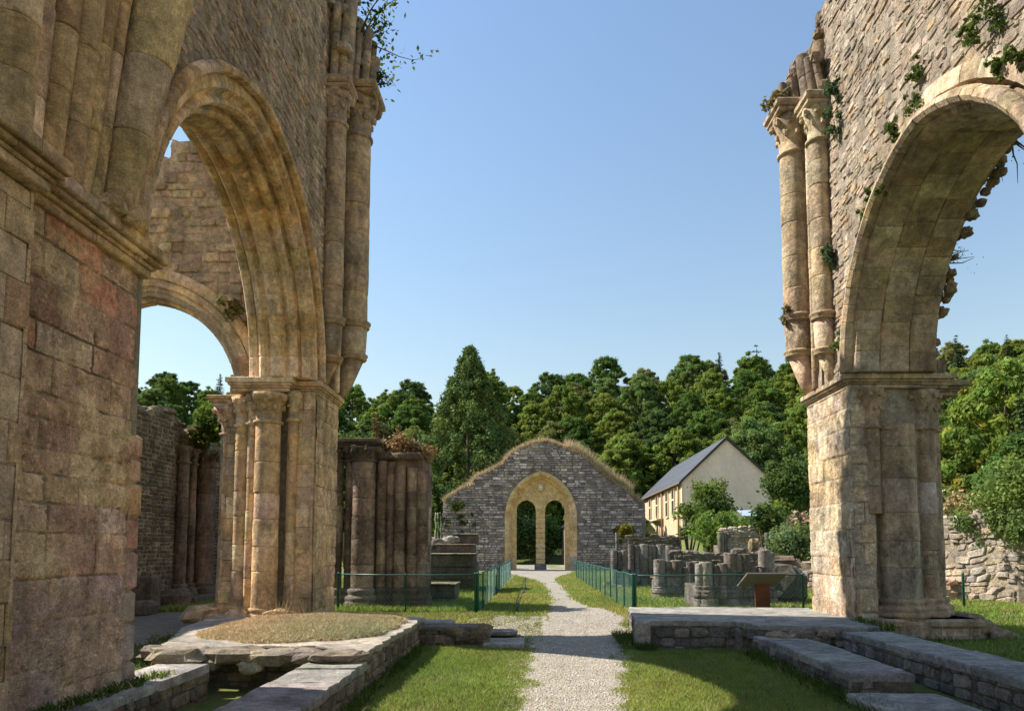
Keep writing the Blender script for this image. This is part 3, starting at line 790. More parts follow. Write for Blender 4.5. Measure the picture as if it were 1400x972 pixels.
# wall shafts on the far pier
def wall_shaft(root, x, y, r, pal, mat, z_cor, z_r2, z_r1, zcap, hcap, out, ztop, rr):
    b = MB(); shaft(b, x, y, z_r1, zcap, r, pal, (.5, .9), n=20); s_ = b.build('wall_shaft', mat, root)
    b = MB(); lathe(b, x - out * 0, y, [(r * .8, z_r2 - .05), (r * .86, z_r2 + .05), (r * .9, z_r2 + .1), (r, z_r1)], pick(pal), n=20)
    lathe(b, x + out * r * .75, y, [(r * .35, z_cor), (r * .55, z_cor + .3), (r * .82, z_r2 - .04)], pick(pal), n=20, lean=(-out * r * .75, 0))
    ringband(b, x, y, z_r2, r * .86, pick(pal), .15, .07); ringband(b, x, y, z_r1, r, pick(pal), .17, .08); b.build('corbel', mat, s_)
    b = MB(); capital(b, x, y, zcap, r, hcap, pick(pal), 1.55); s2 = r * 1.5
    box(b, (x - s2, y - s2, zcap + hcap), (x + s2, y + s2, zcap + hcap + .12), pick(pal), .03); box(b, (x - s2 * 1.12, y - s2 * 1.12, zcap + hcap + .12), (x + s2 * 1.12, y + s2 * 1.12, zcap + hcap + .3), pick(pal), .04); b.build('capital', mat, s_)
    # broken vault springer above
    b = MB()
    for k in range(5):
        a_ = k / 4 * math.pi - math.pi / 2
        dx, dy = -out * math.cos(a_) * r * .9, math.sin(a_) * r * 1.0
        hh = rr * rnd.uniform(.25, .6)
        shaft(b, x + dx, y + dy, zcap + hcap + .3, zcap + hcap + .3 + hh, .1 + .05 * (k == 2), [vary(p, .2) for p in ((.20, .165, .12), (.16, .13, .1))], (.3, .5), lean=(-out * .1, 0), n=10)
    shaft(b, x, y, zcap + hcap + .3, zcap + hcap + .3 + rr * .7, r * .7, [(.2, .165, .12)], (.35, .5), lean=(out * .1, 0), n=14)
    for k in range(46):
        t = rnd.random() ** .8; sp = .32 * (1 - t * .5)
        rock(b, (x + out * (rnd.uniform(-sp, sp) + .42 * t), y + rnd.uniform(-sp, sp), zcap + hcap + .34 + rr * 1.15 * t), rnd.uniform(.09, .2), vary((.19, .16, .12), .3), sq=(1, 1, .7))
    b.build('vault_springer', mat, s_)
wall_shaft(LA, -4.45, 17.62, .35, [(.26, .205, .135), (.22, .17, .115), (.29, .23, .15)], M['dressed'], 5.66, 6.65, 7.45, 12.2, .95, -1, 14.5, 2.7)
wall_shaft(LA, -4.66, 16.5, .24, [(.26, .205, .135), (.22, .17, .115)], M['dressed'], 5.66, 6.3, 7.2, 11.9, .75, -1, 16, 6.0)
b = MB(); shaft(b, -4.68, 17.1, 5.66, 12.0, .075, OCH, n=10); b.build('colonnette', M['dressed'], LA)

# transverse arch over the left aisle
TA = thing('transverse_arch', 'rounded arch spanning the left aisle under a stepped rubble wall', 'ruined arch', (-9.4, 17.7, 0))
tyc, ta, thh, tzs = -9.36, 2.13, 2.41, 5.6
mapt = lambda dy, dz, x: (tyc + dy, 17.3 + x, tzs + dz)
b = MB(); arch_sweep(b, mapt, ta, thh, [(.5, .03), (.34, .0), (.3, .06), (.22, .06), (.17, .14), (.1, .14), (.05, .2), (.0, .22), (.0, .5), (.05, .56), (.1, .58), (.17, .62), (.5, .66)], OCH, nv=8); tr_ = b.build('arch', M['dressed'], TA)
b = MB(); arch_sweep(b, mapt, ta, thh, [(.78, .06), (.78, -.02), (.7, -.06), (.53, -.03), (.5, .05)], OCH, nv=9); b.build('hood_mould', M['dressed'], tr_)
tops = [(x * 1.026, 2 + (z - 2) * 1.026) for x, z in [(-12.0, 9.6), (-10.6, 9.8), (-10.6, 10.3), (-9.7, 10.4), (-9.7, 10.75), (-9.05, 10.8), (-9.05, 11.35), (-8.75, 11.35), (-8.75, 11.75), (-8.2, 11.8), (-8.2, 12.15), (-6.16, 12.4)]]
arcp = [(tyc + arch_pt(ta + .1, thh + .1, 0, t, -1)[0], tzs + arch_pt(ta + .1, thh + .1, 0, t, -1)[1]) for t in np.linspace(0, 1, 12)] + [(tyc + arch_pt(ta + .1, thh + .1, 0, t, 1)[0], tzs + arch_pt(ta + .1, thh + .1, 0, t, 1)[1]) for t in np.linspace(1, 0, 12)][1:]
b = MB(); prism(b, [(x, 17.38, z) for x, z in [(-12.3, 0.1)] + tops + [(-6.32, 5.4)] + [(-7.0, 5.4)] + arcp[::-1] + [(-11.55, .1)]], (0, .5, 0), (.24, .19, .13))
def tin(u, v):
    t = 9.6
    for (x, z) in tops:
        if x <= u: t = z
    if v > t: return False
    dy, dz = u - tyc, v - tzs; Rr = (ta * ta + thh * thh) / (2 * ta); c = ta - Rr
    if math.hypot(abs(dy) - c, max(dz, 0)) < Rr + .55: return False
    return u > -12.3 and u < -6.3
for yy, n_ in ((17.38, -1), (17.88, 1)):
    stone_field(b, (0, yy, 0), (1, 0, 0), (0, 0, 1), (0, n_, 0), (-12.3, -6.35, 5.5, 12.7), tin, (.16, .3), (.22, .6), .016, (0, .07), .03, .02, [(.27, .20, .13), (.31, .235, .15), (.22, .165, .11), (.30, .21, .15)], n8=True, miss=.03)
for (x, z) in tops[1:]: rock(b, (x + .05, 17.65, z + .02), .16, pick(RUBL), sq=(1, 1.5, .7))
b.build('rubble_wall', M['rubble_l'], TA)
b = MB(); ashlar_box(b, -7.3, -6.7, 17.3, 17.9, 5.4, 6.15, OCH, faces='xXyY'); b.build('springer', M['dressed'], TA)
# tuft of dry growth in a hole of that wall
def tuft(name, p, n_, r, size, base, label, cat, group=None, flat=1.0, mat='leaf', dens=None, hang=0.0, seed=0, tilt=.8, sq=(1, 1)):
    rng = np.random.default_rng(seed + 100)
    bl = []
    for k in range(n_):
        q = rng.normal(0, 1, 3) * r * .55; q[2] = q[2] * flat - hang * r * rng.random()
        bl.append((q[0] * sq[0], q[1] * sq[1], q[2], r * rng.uniform(.35, .6) * min(1, sq[1] * 2.2)))
    v, q, t = blob_leaves(bl, (dens or 60) / max(r * r * .2, .0001), size, base, rng, tilt=tilt, aspect=.7)
    o = np_mesh(name, v, q, t, M[mat]); o.location = p
    tag(o, label, cat, group); return o
tuft('wall_plant', P(318, 412, 16.8), 5, .28, .1, (.20, .19, .07), 'dry straggly plant in a hole above the aisle arch springing', 'plant', mat='straw', hang=1.2, seed=1)

# ---- right arcade
RA = thing('nave_arcade', 'sunlit tan rubble wall pierced by a wide round arch on the right', 'ruined wall', (7.4, 11.8, 0))
endR = ragged(17.35, 5.6, 12.6, .06, .5, 8) + [(17.2, 12.6), (17.0, 13.0), (16.6, 13.2), (16.5, 13.7), (16.1, 13.8), (15.8, 14.3), (15.5, 14.9), (15.2, 15.6), (15.2, 17.6)]
endR = endR[:]
prof_r = [(.45, .17), (.36, .16), (.3, .05), (.2, -.01), (.1, 0), (.03, .03), (0, .1), (0, .5), (.015, .512), (.3, .512)]
hood_r = [(.33, .03), (.35, -.1), (.3, -.2), (.2, -.23), (.13, -.17), (.1, -.05), (.12, .03)]
def fixed_end(pts): return sorted(pts, key=lambda p: p[1])
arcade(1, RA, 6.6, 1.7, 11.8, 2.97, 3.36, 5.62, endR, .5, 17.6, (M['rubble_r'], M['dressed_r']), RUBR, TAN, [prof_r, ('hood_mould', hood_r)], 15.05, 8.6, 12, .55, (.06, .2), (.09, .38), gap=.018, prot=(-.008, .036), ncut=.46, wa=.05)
b = MB(); mq = lambda dy, dz, x: (6.6 + x, 11.8 + dy, 5.62 + dz)
arch_sweep(b, mq, 2.97, 3.36, [(.3, .516), (.015, .516), (0, .53), (0, 1.09), (.015, 1.105), (.3, 1.105)], [vary(c, .2) for c in TAN + DIMS], nv=10)
arch_sweep(b, mq, 2.97, 3.36, [(.3, 1.109), (.015, 1.109), (0, 1.12), (.0, 1.55), (.05, 1.68), (.3, 1.7)], TAN + DIMS, nv=13)
# ragged outer edge of the vault cell behind the arch
q = random.Random(3)
for k in range(60):
    t = q.uniform(.08, .97); dy, dz = arch_pt(2.97, 3.36, q.uniform(.02, .5), t, 1)
    rock(b, (8.32 + q.uniform(0, .16), 11.8 + dy + .04, 5.62 + dz), q.uniform(.05, .125), pick([(.25, .2, .13), (.3, .24, .16), (.18, .14, .1)]), sq=(.9, 1, .8))
b.build('soffit', M['dressed_r'], RA)
# smooth facing ring of larger stones round the arch
b = MB(); mapr = lambda dy, dz, x: (6.6 + x, 11.8 + dy, 5.62 + dz)
arch_sweep(b, mapr, 2.97, 3.36, [(.44, -.01), (.44, .2), (.72, .2), (.72, .012), (.6, -.012)], TAN, nv=11); b.build('facing_stones', M['dressed_r'], RA)
mb = MB(); ashlar_box(mb, 6.6, 8.3, .5, 8.55, .1, 5.3, TAN, (.3, .45), (.5, .95), 'xXyY'); mb.build('near_pier', M['dressed_r'], RA)
mb = MB(); impost(mb, 6.6, 8.3, .6, 8.5, 5.3, 5.62, TAN, .18); mb.build('impost', M['dressed_r'], RA)
mb = MB()
ashlar_box(mb, 6.6, 7.02, 15.05, 17.4, .1, 5.34, [(.43, .35, .24), (.46, .38, .27), (.40, .32, .22)], (.42, .62), (1.0, 2.2), 'xXyY', prot=(.006, .014), gap=.004)
ashlar_box(mb, 7.0, 8.5, 15.3, 17.3, .1, 5.34, TAN, (.34, .5), (.5, .9), 'XyY', prot=(.006, .016))
for (z, x, s_) in ((.9, 6.58, .16), (1.5, 6.57, .12), (2.2, 6.58, .14), (3.1, 6.58, .1)): rock(mb, (x + .05, 15.12, z), s_, (.28, .14, .11), sq=(.5, .5, 1.4))
mb.build('far_pier', M['dressed_r'], RA)
RP = [(.44, .36, .25), (.47, .39, .29), (.40, .32, .23), (.43, .33, .20), (.42, .36, .28)]
eroded_face('far_pier_face', (6.575, 0, 0), (0, 1, 0), (0, 0, 1), (-1, 0, 0), (15.03, 17.42, .3, 5.36), .02, (.36, .6), (.8, 2.0), lambda u, v: pick(RP), M['dressed_r'], RA, 91, joint=(.22, .18, .13), depth=.014)
eroded_face('far_pier_jamb', (0, 15.03, 0), (1, 0, 0), (0, 0, 1), (0, -1, 0), (6.58, 7.03, .3, 5.36), .02, (.36, .6), (.5, .9), lambda u, v: pick(RP), M['dressed_r'], RA, 93, joint=(.22, .18, .13), depth=.016)
def sub_shaft(root, x, y, z0, z1, r, pal, mat, base=0, cap=0, hb=.4):
    b = MB(); shaft(b, x, y, z0, z1, r, pal, (.45, .75), n=22); s_ = b.build('shaft', mat, root)
    if base:
        b = MB(); attic_base(b, x, y, base, r, pick(pal), hb, .13); b.build('base', mat, s_)
    if cap:
        b = MB(); capital(b, x, y, z1, r, cap, pick(pal), 1.7); b.build('capital', mat, s_)
DIM = [(.36, .28, .18), (.32, .24, .15), (.38, .30, .21), (.30, .25, .18)]
sub_shaft(RA, 7.55, 15.2, .95, 4.45, .4, DIM, M['dressed_r'], .58)
b = MB(); rock(b, (7.5, 15.15, 4.5), .38, (.42, .31, .17), sq=(.95, .9, .32), n=12); b.build('broken_top', M['dressed_r'], RA)
sub_shaft(RA, 8.22, 15.3, .95, 4.5, .2, DIM + [(.42, .38, .32)], M['dressed_r'], .58, .8)
sub_shaft(RA, 8.55, 15.6, .95, 4.5, .16, DIM, M['dressed_r'], .58, .85)
sub_shaft(RA, 7.03, 15.12, 2.7, 4.5, .17, DIM, M['dressed_r'], 0, .8)
sub_shaft(RA, 7.98, 15.3, .95, 4.7, .08, DIM, M['dressed_r'], .58)
mb = MB(); impost(mb, 6.62, 8.6, 15.12, 17.3, 5.34, 5.62, TAN, .18); mb.build('impost', M['dressed_r'], RA)
mb = MB(); impost(mb, 8.3, 8.85, 15.25, 16.4, 5.2, 5.5, DIM, .22); mb.build('abacus', M['dressed_r'], RA)
mb = MB(); ashlar_box(mb, 8.15, 8.5, 15.3, 16.0, 5.62, 6.7, DIM, (.3, .5), (.4, .6), 'xXyY'); ashlar_box(mb, 8.5, 8.8, 15.35, 16.0, 5.62, 6.0, DIM, (.3, .5), (.4, .6), 'xXyY'); mb.build('springer', M['dressed_r'], RA)
mb = MB()
ashlar_box(mb, 7.0, 8.85, 14.62, 15.4, -.05, .6, DIM, (.3, .35), (.5, .8), 'xXy', prot=(0, .02))
box(mb, (6.95, 14.56, .42), (8.9, 15.4, .6), DIM[0], .05)
for k in range(8): rock(mb, (8.95 + .12 * k, 15.0 + .3 * rnd.random(), .45 - .05 * k), .24 - .012 * k, pick([(.2, .17, .12), (.25, .2, .14)]), sq=(1.1, 1, .7))
box(mb, (8.78, 14.95, .0), (9.12, 15.9, .66), (.24, .19, .13), .05); box(mb, (9.06, 15.0, .0), (9.4, 15.9, .42), (.2, .165, .12), .05); box(mb, (9.3, 14.9, -.02), (9.75, 15.8, .22), (.19, .155, .11), .05)
lathe(mb, 7.55, 15.1, [(.62, .1), (.63, .5), (.58, .56), (.6, .6)], DIM[0], n=8, smooth=False); lathe(mb, 8.3, 15.25, [(.44, .1), (.45, .5), (.4, .56), (.42, .6)], DIM[1], n=8, smooth=False)
mb.build('plinth', M['dressed_r'], RA)
RS = [(.40, .32, .21), (.36, .29, .19), (.43, .35, .24)]
wall_shaft(RA, 6.3, 17.12, .31, RS, M['dressed_r'], 5.62, 6.6, 7.45, 11.5, .9, 1, 13, 1.15)
wall_shaft(RA, 6.48, 16.0, .23, RS, M['dressed_r'], 5.62, 6.35, 7.15, 11.2, .75, 1, 14, 1.9)
b = MB(); shaft(b, 6.46, 16.55, 5.62, 11.4, .07, RS, n=10); b.build('colonnette', M['dressed_r'], RA)

# ------------------------------------------------------------------ low walls, ledges and platforms
def poly_block(root, poly, z0, z1, cop, mat_s, mat_c, pal, cpal, ch=(.09, .2), sw=(.14, .42), over=.03, skip=(), inset=0.0, jit=.025, cop_name='coping'):
    "masonry block on an XY outline (counter-clockwise) with a flagstone top"
    m = MB(); n = len(poly)
    prism(m, [(x, y, z0) for x, y in poly], (0, 0, z1 - cop - z0), (.12, .105, .08))
    for i in range(n):
        if i in skip: continue
        a_, b_ = Vector((*poly[i], 0)), Vector((*poly[(i + 1) % n], 0)); d = b_ - a_; L = d.length; d.normalize()
        nn = Vector((d.y, -d.x, 0))
        stone_field(m, a_, d, (0, 0, 1), nn, (0, L, z0, z1 - cop), None, ch, sw, .014, (.0, .05), .022, .014, pal, n8=True, miss=.03)
    m.build('masonry', mat_s, root)
    cx = sum(p[0] for p in poly) / n; cy = sum(p[1] for p in poly) / n
    pts = []
    for i in range(n):
        a_, b_ = Vector(poly[i]), Vector(poly[(i + 1) % n]); d = b_ - a_; L = d.length; k = max(1, int(L / .22))
        nn = Vector((d.y, -d.x)).normalized()
        for j in range(k):
            p = a_ + d * (j / k) + nn * (over + rnd.uniform(-jit, jit)); pts.append(p)
    m = MB(); N = len(pts)
    top = [(p.x + rnd.uniform(-.006, .006) + (cx - p.x) * .004, p.y + (cy - p.y) * .004, z1 + rnd.uniform(-.012, .008)) for p in pts]
    mid = [(p.x, p.y, z1 - .022) for p in pts]; bot = [(p.x + (cx - p.x) * .012, p.y + (cy - p.y) * .012, z1 - cop - .005) for p in pts]
    c = pick(cpal)
    m.add(top + mid + bot, [tuple(range(N)), tuple(range(3 * N - 1, 2 * N - 1, -1))] + [(i + N * k + N, (i + 1) % N + N * k + N, (i + 1) % N + N * k, i + N * k) for i in range(N) for k in (0, 1)], c)
    return m.build(cop_name, mat_c, root)
LEDGE = [(.27, .255, .235), (.24, .23, .215), (.30, .285, .26)]
DK = [(.16, .14, .10), (.20, .17, .12), (.13, .115, .085), (.24, .19, .13)]
DKG = [(.15, .14, .125), (.19, .18, .16), (.12, .115, .105), (.22, .20, .165)]
def flags(root, x0, x1, y0, y1, z, mat, pal, seed):
    "separate flagstones along a ledge"
    q = random.Random(seed); y = y0; m = MB()
    while y < y1 - .05:
        L = q.uniform(.7, 1.5); yy = min(y + L, y1)
        if y1 - yy < .3: yy = y1
        pts = []
        for (xa, ya, xb, yb) in ((x0, y, x1, y), (x1, y, x1, yy), (x1, yy, x0, yy), (x0, yy, x0, y)):
            for k in range(5):
                t = k / 5; pts.append((xa + (xb - xa) * t + q.uniform(-.018, .018), ya + (yb - ya) * t + q.uniform(-.012, .012)))
        cx, cy = (x0 + x1) / 2, (y + yy) / 2; N = len(pts); dz = q.uniform(-.012, .012)
        sh = lambda p, k: (p[0] + (cx - p[0]) * k, p[1] + (cy - p[1]) * k)
        top = [(*sh(p, .03), z + dz + q.uniform(-.006, .006)) for p in pts]; mid = [(*sh(p, .006), z + dz - .025) for p in pts]; bot = [(*sh(p, .012), z - .11) for p in pts]
        m.add(top + mid + bot, [tuple(range(N)), tuple(range(3 * N - 1, 2 * N - 1, -1))] + [(i + N * k + N, (i + 1) % N + N * k + N, (i + 1) % N + N * k, i + N * k) for i in range(N) for k in (0, 1)], vary(q.choice(pal), .12))
        y = yy
    return m.build('coping', mat, root)
def channel_wall(label, x0, x1, y0, y1, z, pal, seed, mat='rubble_d', zb=-.12):
    t = thing('channel_wall', label, 'low wall', ((x0 + x1) / 2, (y0 + y1) / 2, 0))
    m = MB(); box(m, (x0 + .03, y0, zb), (x1 - .03, y1, z - .1), (.13, .11, .08), .01)
    for (ox, n_) in ((x0 + .03, -1), (x1 - .03, 1)):
        stone_field(m, (ox, 0, 0), (0, 1, 0), (0, 0, 1), (n_, 0, 0), (y0, y1, zb, z - .09), None, (.09, .18), (.14, .42), .014, (0, .045), .02, .014, pal, n8=True, miss=.02)
    stone_field(m, (0, y0 + .03, 0), (1, 0, 0), (0, 0, 1), (0, -1, 0), (x0, x1, zb, z - .09), None, (.09, .18), (.14, .36), .014, (0, .045), .02, .014, pal, n8=True)
    m.build('masonry', M[mat], t)
    flags(t, x0, x1, y0, y1, z, M['ledge'], LEDGE, seed); return t
channel_wall('flagstone ledge running along the foot of the red left pier', -5.15, -4.42, 3.5, 10.15, .42, DK, 1)
channel_wall('broad flagstone ledge between the left channel and the shaded grass', -3.15, -2.32, 3.5, 10.35, .42, DK, 2)
channel_wall('narrow long flagstone ledge in front of the right pier base', 5.6, 6.45, 3.5, 13.45, .5, DKG, 3)
channel_wall('short sunken ledge with broken end beside the right channel', 4.15, 5.0, 9.75, 14.0, .36, DKG, 4)
channel_wall('lowest flagstone slab at the bottom of the right channel', 4.0, 5.15, 3.5, 9.55, .16, DKG, 5)

PL = thing('stone_platform', 'rubble platform carrying the left far pier, dry grass on top', 'platform', (-4, 13, 0))
polyL = [(-2.35, 10.35), (-2.35, 12.8), (-2.3, 15.45), (-4.7, 16.0), (-6.9, 16.4), (-6.35, 13.4), (-5.6, 11.3), (-5.0, 10.9), (-3.2, 11.0)]
poly_block(PL, polyL, -.12, .56, .1, M['rubble_d'], M['ledge'], DK, [(.33, .30, .25)], over=.04, jit=.05)
m = MB()
for (x, y, z, r, s_) in ((-5.0, 10.45, .5, .34, (1.3, .9, .33)), (-4.3, 10.62, .47, .34, (1.2, .8, .35)), (-3.75, 10.62, .45, .3, (1.3, .8, .35)), (-3.3, 10.55, .47, .28, (1.2, .9, .35)), (-2.7, 10.35, .5, .33, (1.2, .8, .25)), (-5.35, 10.7, .5, .25, (1.2, .9, .4)), (-4.65, 10.5, .36, .2, (1, .9, .5)), (-4.0, 10.5, .33, .17, (1, .9, .5))):
    rock(m, (x, y, z), r, pick([(.26, .23, .18), (.22, .19, .14), (.2, .17, .13)]), sq=s_, n=11)
m.build('broken_edge', M['ledge'], PL)
PR = thing('stone_platform', 'grey flagstone platform with dark rubble front right of the path', 'platform', (4, 16, 0))
polyR = [(2.05, 14.8), (4.05, 14.75), (4.2, 14.05), (4.75, 13.9), (4.8, 14.7), (5.5, 14.7), (5.55, 13.62), (6.55, 13.7), (6.6, 18.1), (2.35, 18.2)]
poly_block(PR, polyR, -.1, .55, .09, M['rubble_d'], M['ledge'], DKG, [(.25, .235, .215)], over=.03)
m = MB()
for k in range(12): rock(m, (4.5 + .1 * k, 13.75 + .08 * math.sin(k * 2), .36 + .07 * math.sin(k * 3)), .15, pick(DK), sq=(1.2, .8, .6))
prism(m, [(4.6, 13.95, .455), (4.95, 13.75, .455), (5.3, 13.82, .455), (5.7, 13.6, .455), (5.75, 14.9, .455), (4.65, 14.9, .455)], (0, 0, .1), (.25, .235, .215))
box(m, (2.0, 14.62, -.1), (2.3, 14.85, .56), (.27, .25, .22), .03); box(m, (4.0, 14.55, -.1), (4.25, 14.8, .44), (.22, .21, .19), .03)
m.build('broken_edge', M['ledge'], PR)
LW = thing('low_wall', 'short dark mossy rubble wall beside the grass left of the path', 'low wall', (-1.6, 15.2, 0))
poly_block(LW, [(-2.3, 15.0), (-1.05, 14.95), (-.92, 15.2), (-1.05, 15.6), (-2.3, 15.6)], -.1, .42, .07, M['rubble_d'], M['ledge'], DK, [(.14, .12, .09)], over=.02, jit=.04)
m = MB()
for k in range(9): rock(m, (-2.2 + .15 * k, 14.98, .1 + .3 * rnd.random()), .15, pick(DK), sq=(1.2, .6, .7))
m.build('facing_stones', M['rubble_d'], LW)
m = MB(); box(m, (-1.02, 14.75, -.05), (-.2, 15.75, .1), (.30, .28, .25), .02)
tag(m.build('flat_slab', M['ledge'], None), 'single flat grey slab lying beside the footpath edge', 'stone slab')
m = MB(); rock(m, (-.75, 16.6, .12), .3, (.5, .46, .4), sq=(1.3, .9, .25), n=12)
tag(m.build('flat_stone', M['oldgrey'], None), 'pale flat stone half buried in the worn earth', 'stone')
m = MB(); box(m, (-2.6, 15.75, .2), (-1.75, 16.5, .42), (.33, .31, .28), .02)
tag(m.build('paving_slab', M['ledge'], None), 'grey paving slab behind the short mossy wall', 'stone slab')

# ------------------------------------------------------------------ left aisle
AW = thing('aisle_wall', 'dark rubble outer wall of the left aisle in deep shade', 'ruined wall', (-11.3, 18, 0))
m = MB()
def aisle_top(y): return 6.0 + .12 * math.sin(y * 2.1) - .22 * sstep(22.3, 22.9, y) - .25 * sstep(24.6, 25.2, y) + .05 * math.sin(y * 7)
prism(m, [(-11.05, 6, .1)] + [(-11.05, y, float(aisle_top(y))) for y in np.arange(6, 27.1, .5)] + [(-11.05, 27, .1)], (-.9, 0, 0), (.27, .225, .14))
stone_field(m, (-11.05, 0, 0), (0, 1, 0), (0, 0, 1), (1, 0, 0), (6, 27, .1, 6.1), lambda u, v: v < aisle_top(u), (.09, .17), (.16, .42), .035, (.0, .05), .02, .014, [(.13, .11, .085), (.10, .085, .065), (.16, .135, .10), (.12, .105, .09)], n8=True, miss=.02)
prism(m, [(-11.0, 26.2, .1), (-11.0, 26.2, 5.6), (-10.0, 26.2, 5.5), (-8.6, 26.2, 5.3), (-8.6, 26.2, .1)], (0, .8, 0), (.25, .21, .14))
stone_field(m, (0, 26.2, 0), (1, 0, 0), (0, 0, 1), (0, -1, 0), (-11, -8.6, .1, 5.5), None, (.09, .17), (.16, .42), .035, (.0, .05), .02, .014, [(.19, .165, .13), (.15, .13, .10)], n8=True)
for y in np.arange(17, 27, .35): rock(m, (-11.35 + rnd.uniform(-.2, .2), y, float(aisle_top(y)) - .02), .26, (.19, .16, .11), sq=(1.3, 1, .35))
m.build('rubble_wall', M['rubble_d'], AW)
for (x, y, r) in ((-10.88, 22.6, .17), (-10.85, 23.15, .13), (-10.75, 23.9, .3)):
    b = MB(); shaft(b, x, y, .9, 4.65, r, [(.16, .12, .09), (.13, .10, .075), (.19, .125, .095)], n=16); s_ = b.build('shaft', M['stub'], AW)
    b = MB(); capital(b, x, y, 4.65, r, .5, (.12, .10, .07), 1.6); b.build('capital', M['stub'], s_)
    b = MB(); attic_base(b, x, y, .5, r, (.14, .115, .085), .42, .12); b.build('base', M['stub'], s_)
b = MB(); box(b, (-11, 22.2, .2), (-10.2, 24.4, .55), (.13, .11, .085), .05); b.build('plinth', M['rubble_d'], AW)
tuft('ivy_bush', P(282, 582, 23.0), 12, .62, .15, (.10, .15, .025), 'bright leafy ivy sprouting on top of the aisle wall beside pier', 'ivy', dens=150, seed=4)
tuft('dry_grass', (-10.95, 23.4, 5.5), 8, .5, .16, (.11, .11, .05), 'brown drooping grass over the aisle wall capitals', 'grass', hang=1.0, seed=5, mat='straw')
for i, (x, y, s_, lb) in enumerate(((-10.3, 19.6, .34, 'upright squared stone post against the dark aisle wall'), (-9.9, 18.7, .3, 'rounded broken stone lying by the aisle path'), (-10.4, 18.5, .38, 'large shaded block next to the left pier edge'), (-10.3, 21.0, .42, 'rough heap-shaped stone before the aisle wall shafts'))):
    m = MB()
    if i == 0: box(m, (x - .25, y - .25, .2), (x + .25, y + .25, 1.25), (.13, .11, .085), .05)
    else: rock(m, (x, y, .3 + s_ * .5), s_, (.15, .12, .09), sq=(1.1, 1.2, .8), n=12, rough=.15)
    tag(m.build('stone_block', M['rubble_d'], None), lb, 'stone')

# ------------------------------------------------------------------ fluted stub pier behind the left pier
SP = thing('broken_pier', 'tall broken pier of clustered brown shafts with weathered capitals behind left fence', 'ruined pier', (-4.6, 21, .3))
SPP = [(.28, .22, .16), (.22, .175, .13), (.32, .255, .185), (.19, .15, .115)]
m = MB(); ashlar_box(m, -5.3, -3.15, 20.75, 22.6, .25, 4.55, SPP, (.35, .55), (.4, .8), 'xXyY', prot=(0, .015)); m.build('pier_core', M['stub'], SP)
for (x, y, r, cp) in ((-5.55, 20.6, .17, 1), (-5.2, 20.62, .13, 1), (-4.8, 20.52, .33, 1), (-4.3, 20.62, .14, 0), (-4.05, 20.66, .12, 0), (-3.78, 20.62, .16, 0), (-3.45, 20.66, .14, 0), (-3.2, 20.8, .19, 0), (-5.75, 20.9, .2, 1)):
    tp = 4.45 if cp else 4.35 + rnd.uniform(-.15, .2)
    b = MB(); shaft(b, x, y, .9, tp, r, SPP, (.4, .75), n=16); s_ = b.build('shaft', M['stub'], SP)
    b = MB(); attic_base(b, x, y, .35, r, (.33, .29, .24) if cp else (.2, .16, .12), .55, .13); b.build('base', M['oldgrey'], s_)
    if cp:
        b = MB(); capital(b, x, y, 4.45, r, .36, (.2, .17, .13), 1.55); b.build('capital', M['oldgrey'], s_)
m = MB(); impost(m, -5.95, -4.5, 20.3, 22.4, 4.8, 5.05, [(.16, .14, .1), (.2, .17, .13)], .12)
for k in range(14): rock(m, (-5.8 + rnd.random() * 2.4, 20.5 + rnd.random() * 1.5, 4.98 - (.4 if k % 3 == 0 else 0)), .2, pick(DK), sq=(1.2, 1, .5))
m.build('capital_block', M['oldgrey'], SP)
m = MB(); box(m, (-4.5, 20.55, 4.5), (-3.2, 22.4, 4.72), (.2, .15, .11), .06); m.build('broken_top', M['stub'], SP)

# ------------------------------------------------------------------ squared stone blocks left of the gate
def block(px0, px1, py0, py1, Y, depth, c, label, name='stone_block', mat='oldgrey', cap=None):
    a_ = P(px0, py1, Y); b_ = P(px1, py0, Y)
    m = MB(); z0 = a_.z
    nz = max(1, int((b_.z - z0) / .35))
    for k in range(nz):
        za, zb_ = z0 + (b_.z - z0) * k / nz, z0 + (b_.z - z0) * (k + 1) / nz
        j = rnd.uniform(0, .05); x = a_.x + j
        while x < b_.x - .05:
            xx = min(x + rnd.uniform(.5, 1.0), b_.x)
            if b_.x - xx < .2: xx = b_.x
            box(m, (x, Y + rnd.uniform(0, .04), za + .004), (xx - .008, Y + depth, zb_ - .004), vary(c, .2), .03); x = xx
    if cap: box(m, (a_.x - .04, Y - .05, b_.z), (b_.x + .04, Y + depth + .03, b_.z + .05), cap, .02)
    return tag(m.build(name, M[mat], None), label, 'stone block')
BRN = (.42, .36, .26)
block(580, 622, 800, 836, 22.5, 1.4, (.17, .15, .12), 'low dark block with mossy top nearest the left fence', cap=(.25, .24, .12))
block(579, 648, 758, 792, 27, 1.5, (.16, .145, .12), 'wide dark squared block with pale flat top left of the gate', cap=BRN)
block(596, 648, 745, 756.5, 28.4, 1.2, (.17, .15, .13), 'middle step block stacked above the wide dark block', cap=BRN)
block(618, 652, 731, 744, 29.6, 1.2, (.22, .15, .12), 'topmost small block with reddish marks against the gate wall', cap=BRN)
m = MB()
for k in range(26): 
    p = P(rnd.uniform(580, 622), rnd.uniform(737, 758), rnd.uniform(29, 30.5)); rock(m, p, rnd.uniform(.12, .28), pick([(.36, .33, .27), (.28, .25, .2), (.42, .38, .3)]), sq=(1.2, 1, .7))
m.build('rubble', M['oldgrey']); tag(bpy.data.objects['rubble'], 'heap of loose pale rubble beside the stacked blocks', 'rubble', kind='stuff')
m = MB(); box(m, P(588, 775, 29) - Vector((1.6, 0, 2.2)), P(655, 757, 31) - Vector((0, 0, .3)), (.13, .115, .09), .06)
